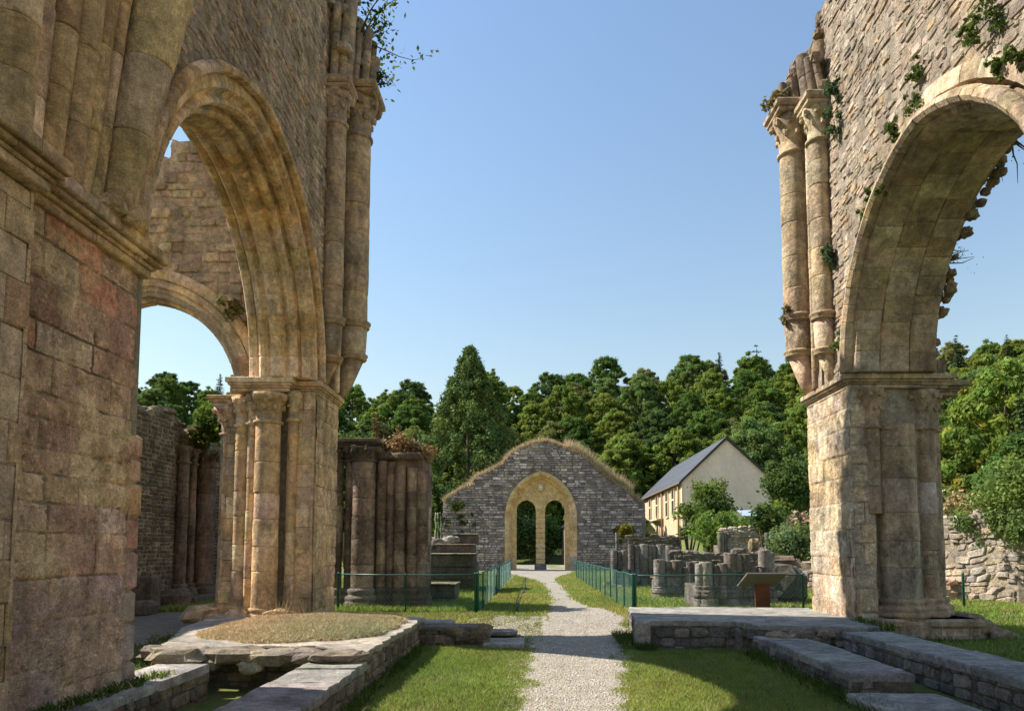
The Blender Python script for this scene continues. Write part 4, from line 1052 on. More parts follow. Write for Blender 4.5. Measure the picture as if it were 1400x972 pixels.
tag(m.build('stone_footing', M['rubble_d'], None), 'dark stone footing beneath the stacked blocks', 'stone block')

# ------------------------------------------------------------------ gate ruin
GY0 = 56.0
GW = thing('gate_ruin', 'grey gabled rubble wall with yellow twin arched gateway at the end of path', 'ruined gate', (0, GY0, .3))
def gp(px, py): v = P(px, py, GY0); return (v.x, v.z)
topl = [(606, 685), (612, 678), (628, 668), (642, 662), (650, 651), (668, 642), (686, 633), (698, 619), (713, 609), (728, 604), (745, 602), (760, 605), (774, 611), (790, 618), (804, 626), (816, 640), (826, 648), (838, 657), (852, 664), (866, 676), (880, 687)]
topz = [gp(*p) for p in topl]
gl, gr = gp(606, 700)[0], gp(882, 700)[0]
ax0, ax1 = gp(695.5, 700)[0], gp(783.5, 700)[0]; acx = (ax0 + ax1) / 2; aw = (ax1 - ax0) / 2
azs = gp(740, 706)[1]; aap = gp(740, 649)[1]; ah = aap - azs
garc = [(acx + arch_pt(aw, ah, 0, t, -1)[0], azs + arch_pt(aw, ah, 0, t, -1)[1]) for t in np.linspace(0, 1, 13)] + [(acx + arch_pt(aw, ah, 0, t, 1)[0], azs + arch_pt(aw, ah, 0, t, 1)[1]) for t in np.linspace(1, 0, 13)][1:]
m = MB()
outl = [(gl, 0)] + topz + [(gr, topz[-1][1] - .2), (gr, 0), (ax1, 0)] + garc[::-1] + [(ax0, 0)]
prism(m, [(x, GY0, z) for x, z in outl], (0, 1.6, 0), (.11, .10, .09))
def gtop(x):
    for (a_, b_) in zip(topz, topz[1:]):
        if a_[0] <= x <= b_[0]: return a_[1] + (b_[1] - a_[1]) * (x - a_[0]) / (b_[0] - a_[0])
    return 3.0
def gin(u, v):
    if v > gtop(u): return False
    Rr = (aw * aw + ah * ah) / (2 * aw); c = aw - Rr
    d = math.hypot(abs(u - acx) - c, max(v - azs, 0))
    if v > azs: return d > Rr + .2
    return abs(u - acx) > aw + .2
def gcol(u, v):
    if v < 1.6 and abs(u - acx) < 6: return pick([(.30, .26, .2), (.36, .31, .24), (.26, .22, .18)])
    return vary(rnd.choice([(.22, .205, .19), (.27, .25, .235), (.15, .14, .135), (.40, .37, .34), (.24, .215, .18), (.32, .295, .27), (.12, .115, .11)]), .2)
for yy, n_ in ((GY0, -1), (GY0 + 1.6, 1)):
    stone_field(m, (0, yy, 0), (1, 0, 0), (0, 0, 1), (0, n_, 0), (gl, gr, .25, 10.3), gin, (.13, .25), (.25, .72), .05, (.02, .11), .03, .02, None, colf=gcol, n8=True, miss=.03)
for xx, n_ in ((gl, -1), (gr, 1)):
    stone_field(m, (xx, 0, 0), (0, 1, 0), (0, 0, 1), (n_, 0, 0), (GY0, GY0 + 1.6, .25, 5.4), None, (.1, .19), (.22, .62), .03, (.01, .07), .03, .02, None, colf=gcol, n8=True)
m.build('rubble_wall', M['rubble_g'], GW)
YEL = [(.46, .33, .16), (.50, .37, .20), (.43, .31, .15), (.48, .36, .21)]
m = MB(); mapg = lambda dy, dz, x: (acx + dy, GY0 + x, azs + dz)
arch_sweep(m, mapg, aw, ah, [(.3, -.06), (.18, -.1), (.02, -.06), (0, .0), (-.08, .12), (-.12, .3), (-.2, .34), (-.26, .5), (-.26, .8), (0, 1.2), (.3, 1.2)], YEL, nv=9)
for sd in (-1, 1):
    z = .3
    while z < azs - .02:
        hh = min(rnd.uniform(.35, .55), azs - z)
        if azs - z - hh < .15: hh = azs - z
        c = pick(YEL) if z > 1.0 else pick([(.25, .24, .22), (.30, .27, .23)])
        pr = [(aw + .3, -.06), (aw + .18, -.1), (aw + .02, -.06), (aw, 0), (aw - .08, .12), (aw - .12, .3), (aw - .2, .34), (aw - .26, .5), (aw - .26, .8), (aw, 1.2), (aw + .3, 1.2)]
        prism(m, [(acx + sd * x, GY0 + y, z + .006) for x, y in pr], (0, 0, hh - .012), c); z += hh
m.build('arch_frame', M['yellow'], GW)
# recessed tympanum with two round-headed openings
pan = [gp(696, 699)]; x_l0, x_l1, x_r0, x_r1 = gp(706, 700)[0], gp(732.5, 700)[0], gp(745.5, 700)[0], gp(772.5, 700)[0]
inn = [(acx + arch_pt(aw - .1, ah - .1, 0, t, -1)[0], azs + arch_pt(aw - .1, ah - .1, 0, t, -1)[1]) for t in np.linspace(0, 1, 12)] + [(acx + arch_pt(aw - .1, ah - .1, 0, t, 1)[0], azs + arch_pt(aw - .1, ah - .1, 0, t, 1)[1]) for t in np.linspace(1, 0, 12)][1:]
zl = gp(740, 697)[1]; zt = gp(740, 682.5)[1]
def lan(a_, b_): 
    c = (a_ + b_) / 2; hw = (b_ - a_) / 2
    return [(c + arch_pt(hw, zt - zl, 0, t, 1)[0], zl + arch_pt(hw, zt - zl, 0, t, 1)[1]) for t in np.linspace(0, 1, 8)] + [(c + arch_pt(hw, zt - zl, 0, t, -1)[0], zl + arch_pt(hw, zt - zl, 0, t, -1)[1]) for t in np.linspace(1, 0, 8)][1:]
outp = [(acx - aw + .1, .3)] + inn + [(acx + aw - .1, .3), (x_r1, .3)] + lan(x_r0, x_r1) + [(x_r0, zl - .12), (x_l1, zl - .12)] + lan(x_l0, x_l1) + [(x_l0, .3)]
m = MB(); prism(m, [(x, GY0 + .55, z) for x, z in outp], (0, .45, 0), (.46, .33, .16))
m.build('tympanum', M['yellow'], GW)
m = MB(); z = .75; mx = (x_l1 + x_r0) / 2; mw = (x_r0 - x_l1) / 2
while z < zl - .14:
    hh = rnd.uniform(.35, .5)
    if zl - .12 - z - hh < .15: hh = zl - .122 - z
    box(m, (mx - mw + .01, GY0 + .5, z + .004), (mx + mw - .01, GY0 + 1.02, z + hh), pick(YEL), .05); z += hh
pm = m.build('mullion', M['yellow'], GW)
m = MB(); box(m, (mx - mw - .1, GY0 + .4, .2), (mx + mw + .1, GY0 + 1.1, .75), (.23, .22, .21), .05); m.build('base', M['oldgrey'], pm)
m = MB(); rock(m, (acx, GY0 + .4, aap - .95), .24, (.55, .5, .4), sq=(.8, .8, 1.1)); m.build('carved_boss', M['yellow'], GW)
# holes in the wall left dark by missing stones
m = MB(); box(m, (ax0 - .5, GY0 - .5, .2), (ax1 + .5, GY0 + 1.6, .34), (.30, .285, .26), .02)
tag(m.build('threshold', M['ledge'], None), 'worn stone threshold under the twin gateway', 'stone step')
# dry grass along the gable top
n = 12000; t = npr.random(n) * (len(topz) - 1); i = np.minimum(t.astype(int), len(topz) - 2); fr = t - i
tz = np.array(topz); xs = tz[i, 0] + (tz[i + 1, 0] - tz[i, 0]) * fr; zs_ = tz[i, 1] + (tz[i + 1, 1] - tz[i, 1]) * fr
ys = GY0 - .15 + 1.85 * npr.random(n)
bump_ = .28 + .1 * np.sin(xs * 2.3)
zz = zs_ - .2 + bump_ * (1 - np.abs((ys - GY0 - .8) / 1.1) ** 2) * npr.random(n)
v1, f1, t1 = blades(np.stack([xs, ys, zz], 1), .3, .05, (.50, .38, .23), lean=.7)
n2 = 3200; xs2 = npr.uniform(0, 1, n2); k2 = npr.choice([12, 13, 14, 15, 16, 17, 18], n2)
x2 = tz[k2, 0] + (tz[k2 + 1, 0] - tz[k2, 0]) * xs2; z2 = tz[k2, 1] + (tz[k2 + 1, 1] - tz[k2, 1]) * xs2
v2, f2, t2 = blades(np.stack([x2, GY0 + 1.4 * npr.random(n2), z2], 1), .8, .035, (.58, .45, .28), lean=.3)
o = np_mesh('dry_grass', np.concatenate([v1, v2]), np.concatenate([f1, f2 + len(v1)]), np.concatenate([t1, t2]), M['straw'])
tag(o, 'dry tan grass growing along the top of the gate gable', 'grass', kind='stuff')
tuft('ivy_mat', (gl + 1.1, GY0 - .1, 4.0), 26, 1.1, .16, (.075, .10, .03), 'dull green ivy mat on the left shoulder of the gate wall', 'ivy', dens=260, seed=9, flat=1.1, sq=(1.5, .12))
tuft('moss_cushion', (gl + 1.3, GY0 + .5, 5.2), 14, .7, .16, (.10, .13, .03), 'green moss cushion capping the low left end of gate gable', 'moss', dens=120, seed=10, flat=.35)
m = MB()
for k in range(3):
    x = gl - .15 - .22 * k * .9; pts = [(x + rnd.uniform(-.06, .06), GY0 - .2 + rnd.uniform(-.1, .1), z) for z in np.linspace(.5 if k else 2.0, 4.7, 9)]
    tube(m, pts, [.05 + .03 * rnd.random() for _ in pts], (.42, .46, .30), 6)
ivs = m.build('hanging_ivy', M['oldgrey'], None); tag(ivs, 'pale hanging ivy stems at the left corner of gate wall', 'ivy')
tuft('fern', tuple(P(850, 722, 54.5)), 12, .55, .2, (.20, .17, .03), 'orange and green fern on a stump before the gate wall', 'plant', dens=90, seed=12, hang=.8)

# ------------------------------------------------------------------ clustered pier stumps on the right
STP = [(.30, .275, .245), (.24, .22, .20), (.36, .335, .30), (.25, .215, .175)]
ns = 0
def stump(Y, px0, px1, py_top, shafts, label, base_h=.0, top_jit=.15, pal=STP, depth=1.2, core=True, zb=.28, topc=None, grp='broken clustered pier stumps'):
    "shafts: list of (px centre, px radius, py top) at depth Y"
    a_, b_ = P(px0, 740, Y), P(px1, py_top, Y)
    t = thing('pier_stump', label, 'pier stump', ((a_.x + b_.x) / 2, Y, zb), grp)
    if core:
        m = MB(); ashlar_box(m, a_.x, b_.x, Y + .15, Y + depth, zb - .1, b_.z - .5, pal, (.3, .45), (.35, .7), 'xXyY', prot=(0, .02))
        if topc: box(m, (a_.x - .05, Y + .1, b_.z - .5), (b_.x + .05, Y + depth, b_.z - .38), topc, .04)
        m.build('pier_core', M['oldgrey'], t)
    for (px, pr, pt) in shafts:
        p = P(px, pt, Y); r = pr * Y / F
        m = MB(); shaft(m, p.x, Y + .1, zb + base_h * .95, p.z, r, pal, (.3, .55), n=14); rock(m, (p.x, Y + .1, p.z - .02), r * .9, (.33, .28, .2), sq=(1, 1, .2)); s_ = m.build('shaft', M['oldgrey'], t)
        if base_h:
            m = MB(); attic_base(m, p.x, Y + .1, zb + base_h * .45, r, pick(pal), base_h * .5, r * .35, n=14)
            lathe(m, p.x, Y + .1, [(r * 1.5, zb - .05), (r * 1.55, zb + base_h * .2), (r * 1.35, zb + base_h * .26), (r * 1.45, zb + base_h * .36), (r * 1.3, zb + base_h * .46)], pick(pal), n=14); m.build('base', M['oldgrey'], s_)
    return t
stump(20.6, 950, 1012, 775, [(957, 6, 770), (966, 9, 768), (980, 4.5, 772), (989, 7, 770), (1000, 9, 756), (1010, 6, 757), (1020, 7, 757), (1030, 4, 772)], 'nearest moulded stump with stacked ring bases left of the information board', base_h=.72, depth=1.6)
stump(21.6, 1030, 1062, 786, [(1034, 6, 774), (1043, 9, 774), (1046, 8, 752), (1052, 8, 755)], 'wide stump with taller middle drum behind the information board', base_h=.6, depth=1.2)
stump(24.8, 898, 942, 772, [(902, 8, 765), (914, 5, 766), (925, 9, 766), (938, 5, 776)], 'mid height stump with flat reddish top left of the nearest stump', base_h=.45, topc=(.36, .26, .18))
stump(26.0, 944, 958, 772, [(944, 5, 768), (952, 6, 767)], 'low stump between flat topped stump and nearest stump', base_h=.4, topc=None)
stump(31, 838, 858, 756, [(840, 4.5, 752), (847, 3, 753), (854, 5, 752)], 'leftmost short dark stump near right fence end', base_h=.0)
stump(32, 861, 900, 746, [(863, 4, 744), (871, 4, 745), (880, 6.5, 744), (889, 3, 745), (894, 3.5, 745), (904, 6.5, 744)], 'tall row of grey shafts joined below the gate shoulder', base_h=.0, topc=(.28, .25, .2))
stump(33.5, 910, 928, 748, [(916, 6, 746), (925, 5, 748)], 'dark stump against the right side of the tall shaft row', base_h=.0, topc=(.22, .2, .16))
stump(31.5, 843, 846, 733, [(844, 2.6, 728)], 'single thin standing shaft before the gate wall', core=False)
stump(36, 983, 996, 731, [(986, 4.6, 727), (992, 2, 728), (997, 3, 728)], 'slim standing shaft trio before the pale rubble wall', base_h=.0)
stump(34, 1048, 1064, 733, [(1050, 4, 728), (1056, 3, 730), (1062, 3.6, 729), (1066, 2.2, 729)], 'slim ivy topped shafts beside the green hanging ivy', base_h=.0)
stump(28.5, 930, 944, 782, [(929, 4.5, 779), (938, 5, 777)], 'small twin stub between the tall shaft row and flat topped stump', base_h=.35, core=False)
stump(22.4, 962, 975, 792, [(968, 7, 786), (983, 5.5, 789)], 'low twin stub just behind the nearest moulded stump', base_h=.4, core=False)
stump(27.5, 1003, 1020, 780, [(1002, 5.5, 774), (1014, 5, 778), (1025, 5.5, 772)], 'row of three low stubs behind the nearest stump', base_h=.4, core=False)
stump(33, 955, 975, 768, [(957, 4, 764), (965, 3.5, 766), (974, 4.5, 763)], 'distant row of three thin stubs below the flat lichened wall', base_h=.0, core=False)
m = MB(); rock(m, P(1031, 745, 23), .17, (.48, .38, .2), sq=(1, 1, 1.2), n=9)
tag(m.build('carved_stone', M['oldgrey'], None), 'ochre carved stone balanced on the wide stump', 'stone')
m = MB(); rock(m, P(1065, 770, 23.5), .5, (.30, .2, .13), sq=(1.2, 1, .5), n=12)
tag(m.build('fallen_stone', M['oldgrey'], None), 'rusty red fallen stone right of the wide stump', 'stone')
m = MB(); rock(m, P(1066, 800, 22.6), .75, (.13, .115, .09), sq=(1.0, .9, .9), n=14, rough=.12)
tag(m.build('fallen_drum', M['oldgrey'], None), 'big dark fallen drum behind the information board', 'stone')
for i, (px, py, Y, r, lb) in enumerate(((832, 797, 32, .28, 'pale brown boulder by the right fence end'), (842, 800, 31, .22, 'small boulder at the foot of the short dark stump'))):
    m = MB(); rock(m, P(px, py, Y) - Vector((0, 0, .1)), r, (.34, .28, .2), sq=(1.2, 1, .7), n=10); tag(m.build('boulder', M['oldgrey'], None), lb, 'boulder')
# low walls among the stumps
def rub_wall(name, pts, z0, z1f, th, pal, mat, label, ch=(.1, .2), sw=(.18, .5), core=(.25, .22, .17), cat='ruined wall', gap=.02, rag=.12):
    "wall along an XY polyline with an uneven top"
    o = thing(name, label, cat, (pts[0][0], pts[0][1], z0)); m = MB()
    for (a_, b_) in zip(pts, pts[1:]):
        A, B = Vector((a_[0], a_[1], 0)), Vector((b_[0], b_[1], 0)); d = B - A; L = d.length; d.normalize(); n_ = Vector((d.y, -d.x, 0))
        K = max(2, int(L / .5)); tp = [(A + d * (L * k / K), z1f((A + d * (L * k / K)).x, (A + d * (L * k / K)).y) + rnd.uniform(-rag, rag)) for k in range(K + 1)]
        prism(m, [(A.x, A.y, z0)] + [(p.x, p.y, z) for p, z in tp] + [(B.x, B.y, z0)], -n_ * th, core)
        tf = lambda u, v, A=A, d=d: v < z1f((A + d * u).x, (A + d * u).y) + .03
        zt_ = max(z for _, z in tp)
        stone_field(m, A, d, (0, 0, 1), n_, (0, L, z0, zt_), tf, ch, sw, gap, (-.01, .08), .03, .025, pal, n8=True, miss=.03, wa=.09)
        for p, z in tp: rock(m, p - n_ * th * .5 + Vector((0, 0, z)), .22, pick(pal), sq=(1.2, 1.2, .5))
    m.build('rubble_wall', mat, o); return o
PALE = [(.46, .41, .32), (.40, .35, .27), (.52, .47, .38), (.42, .34, .24)]
rub_wall('ruined_wall', [(5.3, 27.5), (8.2, 27.0)], .2, lambda x, y: 1.78, .9, [(.24, .21, .17), (.3, .27, .22), (.2, .175, .14)], M['oldgrey'], 'low dark wall with flat lichen top behind the stumps', core=(.2, .18, .14))
rub_wall('ruined_wall', [(10.5, 40.5), (14.2, 40)], .3, lambda x, y: 3.2 - .1 * abs(x - 12), .8, PALE, M['rubble_r'], 'pale sunlit rubble wall below the house bushes')
rub_wall('ruined_wall', [(6.2, 48), (9.5, 47.5)], .3, lambda x, y: 2.7, .8, [(.17, .145, .11), (.21, .18, .14)], M['oldgrey'], 'dark brown terrace wall below the house front', core=(.14, .12, .09))
rub_wall('ruined_wall', [(8.0, 30.5), (11.6, 28.4)], .2, lambda x, y: 1.15 + .25 * math.sin(x * 2), .8, PALE, M['rubble_r'], 'low pale rubble footing right of the stumps')
# the long right wall
RW = rub_wall('boundary_wall', [(11.8, 30), (12.2, 25.0), (14.2, 21.6), (18.5, 19.5), (24, 18.5)], .1, lambda x, y: 3.05 + .1 * min(2.6, max(0, x - 12.3)) + .2 * math.sin(x * 1.7), .9, [(.40, .365, .31), (.46, .42, .35), (.36, .32, .27), (.48, .40, .30), (.33, .30, .27)], M['rubble_r'], 'sunlit rubble boundary wall draped with ivy on the right', ch=(.1, .24), sw=(.18, .55), core=(.38, .32, .23), rag=.2)
m = MB()
for k in range(60):
    s_ = rnd.random(); x = 12.4 + 5 * s_; y = 24.3 - 4.4 * s_
    rock(m, (x - .3, y - .3, rnd.uniform(.1, 1.2) * rnd.random() + .15), rnd.uniform(.1, .28), pick([(.50, .38, .24), (.46, .40, .32), (.40, .30, .2)]), sq=(1.2, 1, .7))
m.build('exposed_footing', M['rubble_r'], RW)

# ------------------------------------------------------------------ fences
def fence(label, a, b, h=1.0, step=1.75, rail=True, mesh_d=.12, wire=.0019, end=True):
    A, B = Vector(a), Vector(b); d = B - A; L = math.hypot(d.x, d.y); dn = Vector((d.x, d.y, 0)) / L
    t = thing('chain_link_fence', label, 'fence', tuple(A), 'green wire fences along the lawn')
    n = max(1, round(L / step))
    for k in range(n + 1):
        p = A + d * (k / n); p.z = gzz(p.x, p.y)
        m = MB(); r = .032 if k in (0, n) else .022
        lathe(m, p.x, p.y, [(r, p.z - .1), (r, p.z + h), (r * 1.15, p.z + h + .005), (r * 1.1, p.z + h + .03), (r * .4, p.z + h + .045)], (.1, .1, .1), n=10); m.build('post', M['fence'], t)
    zz = lambda s: gzz(*(A + d * (s / L)).xy)
    m = MB(); K = max(2, int(L / 1.0)); tube(m, [A.xy.to_3d() + d.xy.to_3d() * (k / K) + Vector((0, 0, zz(L * k / K) + h - .01)) for k in range(K + 1)], .019, (.1, .1, .1), 8); m.build('top_rail', M['fence'], t)
    # chain link: two families of slanted wires, slightly proud of each other
    nn = Vector((dn.y, -dn.x, 0)); V = []; Q = []
    hh = h - .06
    for fam in (1, -1):
        s = -hh
        while s < L + hh:
            s0, s1 = s, s + hh * fam
            z0_, z1_ = 0.04, 0.04 + hh
            lo, hi = 0.0, L
            ta, tb = 0.0, 1.0
            ds = s1 - s0
            if ds > 0: ta = max(ta, (lo - s0) / ds); tb = min(tb, (hi - s0) / ds)
            else: ta = max(ta, (hi - s0) / ds); tb = min(tb, (lo - s0) / ds)
            if tb - ta > .02:
                pa = A + dn * (s0 + ds * ta); pb = A + dn * (s0 + ds * tb)
                pa.z = zz(min(max(s0 + ds * ta, 0), L)) + z0_ + hh * ta; pb.z = zz(min(max(s0 + ds * tb, 0), L)) + z0_ + hh * tb
                off = nn * (.004 * fam)
                dir_ = (pb - pa).normalized(); u = nn * wire; w_ = dir_.cross(nn) * wire
                k = len(V)
                for q_ in (pa, pb):
                    for (e1, e2) in ((1, 1), (-1, 1), (-1, -1), (1, -1)): V.append(q_ + off + u * e1 * .7 + w_ * e2)
                for j in range(4): Q.append((k + j, k + (j + 1) % 4, k + 4 + (j + 1) % 4, k + 4 + j))
            s += mesh_d
    V = np.array([tuple(v - A) for v in V]); o = np_mesh('wire_mesh', V, np.array(Q), np.ones((len(Q), 3)) * .1, M['wire'], t)
    return t
cl = P(653, 838, 19.0); cr = P(865, 835, 19.0)
cl = (cl.x, 19.0, .3); cr = (cr.x, 18.9, .3)
fence('chain link fence running away along the left lawn edge', cl, (-1.35, 42, .3))
fence('chain link fence running away along the right lawn edge', cr, (2.45, 42, .3))
fence('chain link fence crossing in front of the fluted broken pier', (-5.2, 19.6, .3), (cl[0] - .06, 19.0, .3), wire=.0016)
fence('chain link fence crossing behind the right platform and information board', (cr[0] + .06, 18.9, .3), (7.3, 20.0, .3), step=3.6, wire=.0015)
m = MB(); p = P(1318, 823, 20.8); p.z = gzz(p.x, p.y); lathe(m, p.x, p.y, [(.035, p.z - .05), (.035, p.z + 1.0), (.04, p.z + 1.02), (.015, p.z + 1.05)], (.1, .1, .1), n=10)
tag(m.build('fence_post', M['fence'], None), 'single green fence post leaning by the sunlit boundary wall', 'post')
m = MB(); tube(m, [(x, y, gzz(x, y) + .05) for x, y in ((-.44, 19.6), (-.5, 21.5), (-.47, 24), (-.42, 27), (-.36, 30), (-.42, 33), (-.45, 37), (-.47, 41))], .028, (.1, .1, .1), 6)  # thin dark line laid as a tube along the left grass verge
tag(m.build('verge_line', M['fascia'], None), 'thin dark line lying across the sunny left grass verge', 'hose')

# ------------------------------------------------------------------ information board
IB = thing('information_board', 'slanted grey information board seen from behind on a rusty steel post', 'sign', (6.35, 20.3, .3))
bx = P(1042, 800, 19.6)
m = MB(); prism(m, [(bx.x - .2, 19.55, .25), (bx.x + .19, 19.55, .25), (bx.x + .17, 19.5, 1.3), (bx.x - .2, 19.5, 1.3)], (0, .08, 0), (.1, .1, .1)); m.build('post', M['rust'], IB)
m = MB(); prism(m, [(bx.x - .5, 19.2, 1.33), (bx.x + .54, 19.2, 1.33), (bx.x + .36, 19.6, .98), (bx.x - .66, 19.6, .98)], (0, .025, .035), (.1, .1, .1)); m.build('panel', M['panel_back'], IB)
IB.location = (bx.x, 19.6, .3)
for ch_ in IB.children:
    d_ = Vector((6.35, 20.3, .3)) - Vector((bx.x, 19.6, .3)); ch_.location = d_

# ------------------------------------------------------------------ house on the right
HX0, HX1, HY0, HY1, HZ, HE, HR = 15.4, 24.4, 75.0, 104.0, 2.4, 9.05, 13.3
HO = thing('house', 'long beige house with slate roof and blank gable beyond the ruins', 'house', (20, 90, HZ))
m = MB(); hm = (HX0 + HX1) / 2
prism(m, [(HX0, HY0, HZ - 2), (HX0, HY0, HE), (hm, HY0, HR - .12), (HX1, HY0, HE), (HX1, HY0, HZ - 2)], (0, HY1 - HY0, 0), (.1, .1, .1)); m.build('gable_wall', M['render'], HO)
m = MB(); box(m, (HX0 - .12, HY0 + .25, HZ - 2), (HX0 + .2, HY1 - .1, HE - .15), (.1, .1, .1), .01)
# window and door openings are deep recesses framed below
m.build('front_wall', M['limestone'], HO)
m = MB(); box(m, (HX0 - .18, HY0 + .02, HZ - 1), (HX0 + .35, HY0 + .55, HE - .1), (.1, .1, .1), .03); m.build('quoin', M['trimstone'], HO)
m = MB()
rt = .16; sl_ = (HR - HE) / (hm - HX0); ov = .45
for sd in (-1, 1):
    xe = hm + sd * (hm - HX0 + ov); ze = HE - sl_ * ov
    prism(m, [(xe, HY0 - .18, ze), (hm, HY0 - .18, HR), (hm, HY0 - .18, HR + rt * 1.3), (xe, HY0 - .18, ze + rt)], (0, HY1 - HY0 + .4, 0), (.1, .1, .1))
ro = m.build('roof', M['slate'], HO)
m = MB()
for sd in (-1, 1):
    xe = hm + sd * (hm - HX0 + ov); ze = HE - sl_ * ov
    prism(m, [(xe + sd * .02, HY0 - .24, ze - .12), (hm, HY0 - .24, HR - .12), (hm, HY0 - .24, HR + rt * 1.3 + .03), (xe + sd * .02, HY0 - .24, ze + rt + .02)], (0, .055, 0), (.1, .1, .1))
m.build('bargeboard', M['fascia'], ro)
m = MB(); tube(m, [(HX0 - ov - .04, HY0 - .1, HE - sl_ * ov + .02), (HX0 - ov - .04, HY1, HE - sl_ * ov + .02)], .09, (.1, .1, .1), 8); m.build('gutter', M['copper'], ro)
def hy(px): return HX0 * F / (px - 730)
for px in (891, 900.5, 914.2, 923):
    y = hy(px); 
    f = MB(); zb0, zb1 = 5.6 if px > 905 else 5.55, 8.35
    wd = .62
    for (ya, yb, za, zb) in ((y - wd - .2, y - wd, zb0 - .15, zb1 + .2), (y + wd, y + wd + .2, zb0 - .15, zb1 + .2), (y - wd, y + wd, zb1, zb1 + .2), (y - wd - .25, y + wd + .25, zb0 - .2, zb0), (y - wd, y + wd, 7.15, 7.33)):
        box(f, (HX0 - .26, ya, za), (HX0 - .1, yb, zb), (.1, .1, .1), .01)
    fo = f.build('window', M['trimstone'], HO)
    g_ = MB(); box(g_, (HX0 - .16, y - wd, zb0), (HX0 - .125, y + wd, zb1), (.1, .1, .1), .005); g_.build('pane', M['darkglass'], fo)
yd = hy(901.8)
f = MB(); dp = [(yd - 1.0, HZ - .6), (yd - 1.0, 3.4)] + [(yd + arch_pt(1.0, 1.7, 0, t, -1)[0], 3.4 + arch_pt(1.0, 1.7, 0, t, -1)[1]) for t in np.linspace(.1, 1, 7)] + [(yd + arch_pt(1.0, 1.7, 0, t, 1)[0], 3.4 + arch_pt(1.0, 1.7, 0, t, 1)[1]) for t in np.linspace(.9, 0, 7)] + [(yd + 1.0, HZ - .6)]
prism(f, [(HX0 - .17, y, z) for y, z in dp], (.05, 0, 0), (.1, .1, .1)); do = f.build('door', M['door'], HO)
f = MB()
for sd in (-1, 1): box(f, (HX0 - .3, yd + sd * 1.18 - .16, HZ - .6), (HX0 - .1, yd + sd * 1.18 + .16, 3.4), (.1, .1, .1), .02)
arch_sweep(f, lambda dy, dz, x: (HX0 - .3 + x, yd + dy, 3.4 + dz), 1.02, 1.72, [(0, 0), (0, .2), (.32, .2), (.32, 0)], [(.1, .1, .1)], nv=5); f.build('door_frame', M['trimstone'], do)
f = MB(); box(f, (HX0 - .9, yd - 3.2, 5.28), (HX0 - .1, yd + 2.6, 5.5), (.1, .1, .1), .03)
for s_ in (-2.6, 2.0): prism(f, [(HX0 - .1, yd + s_, 4.8), (HX0 - .7, yd + s_, 5.27), (HX0 - .1, yd + s_, 5.27)], (0, .3, 0), (.1, .1, .1))
f.build('balcony_slab', M['trimstone'], HO)
for px in (908.4, 931.5):
    y = hy(px); f = MB(); tube(f, [(HX0 - .3, y, HE - .5), (HX0 - .3, y, HZ - .5)], .11, (.1, .1, .1), 8); f.build('downpipe', M['copper'], HO)
# small outbuilding seen through the gateway
OB = thing('outbuilding', 'small stone outbuilding with blue slate roof seen through the right gateway opening', 'outbuilding', (6, 78, .3))
m = MB(); box(m, (3.1, 74, 0), (9.5, 82, 4.1), (.1, .1, .1), .02); m.build('wall', simple_mat('brown_wall_stone', (.24, .19, .14), .9, .1, .3, 2), OB)
m = MB(); prism(m, [(2.85, 73.8, 4.1), (6.3, 73.8, 4.1), (6.3, 73.8, 6.6), (4.6, 73.8, 6.0)], (0, 8.4, 0), (.1, .1, .1)); m.build('roof', simple_mat('blue_slate', (.07, .09, .16), .5, .4, .15, 4), OB)
# pale blue lean-to roof and drum by the gable
LT = thing('lean_to', 'pale blue sheet roof of a lean-to before the blank gable', 'shed', tuple(P(1026, 710, 62)))
m = MB(); A = P(1014, 706, 62); B = P(1036, 702, 64); prism(m, [(A.x, 61.5, A.z), (B.x, 61.5, A.z), (B.x, 64, B.z + .25), (A.x + .2, 64, B.z + .25)], (0, 0, .06), (.1, .1, .1)); m.build('roof', M['bluesheet'], LT)
m = MB(); box(m, (A.x + .1, 61.7, A.z - 1.6), (B.x - .1, 64, A.z - .01), (.1, .1, .1), .02); m.build('wall', M['panel_back'], LT)
m = MB(); q_ = P(1029, 700, 64); lathe(m, q_.x, q_.y, [(.3, q_.z - .25), (.32, q_.z + .05), (.25, q_.z + .2), (.1, q_.z + .27)], (.1, .1, .1), n=14); m.build('roof_vent', M['panel_back'], LT)

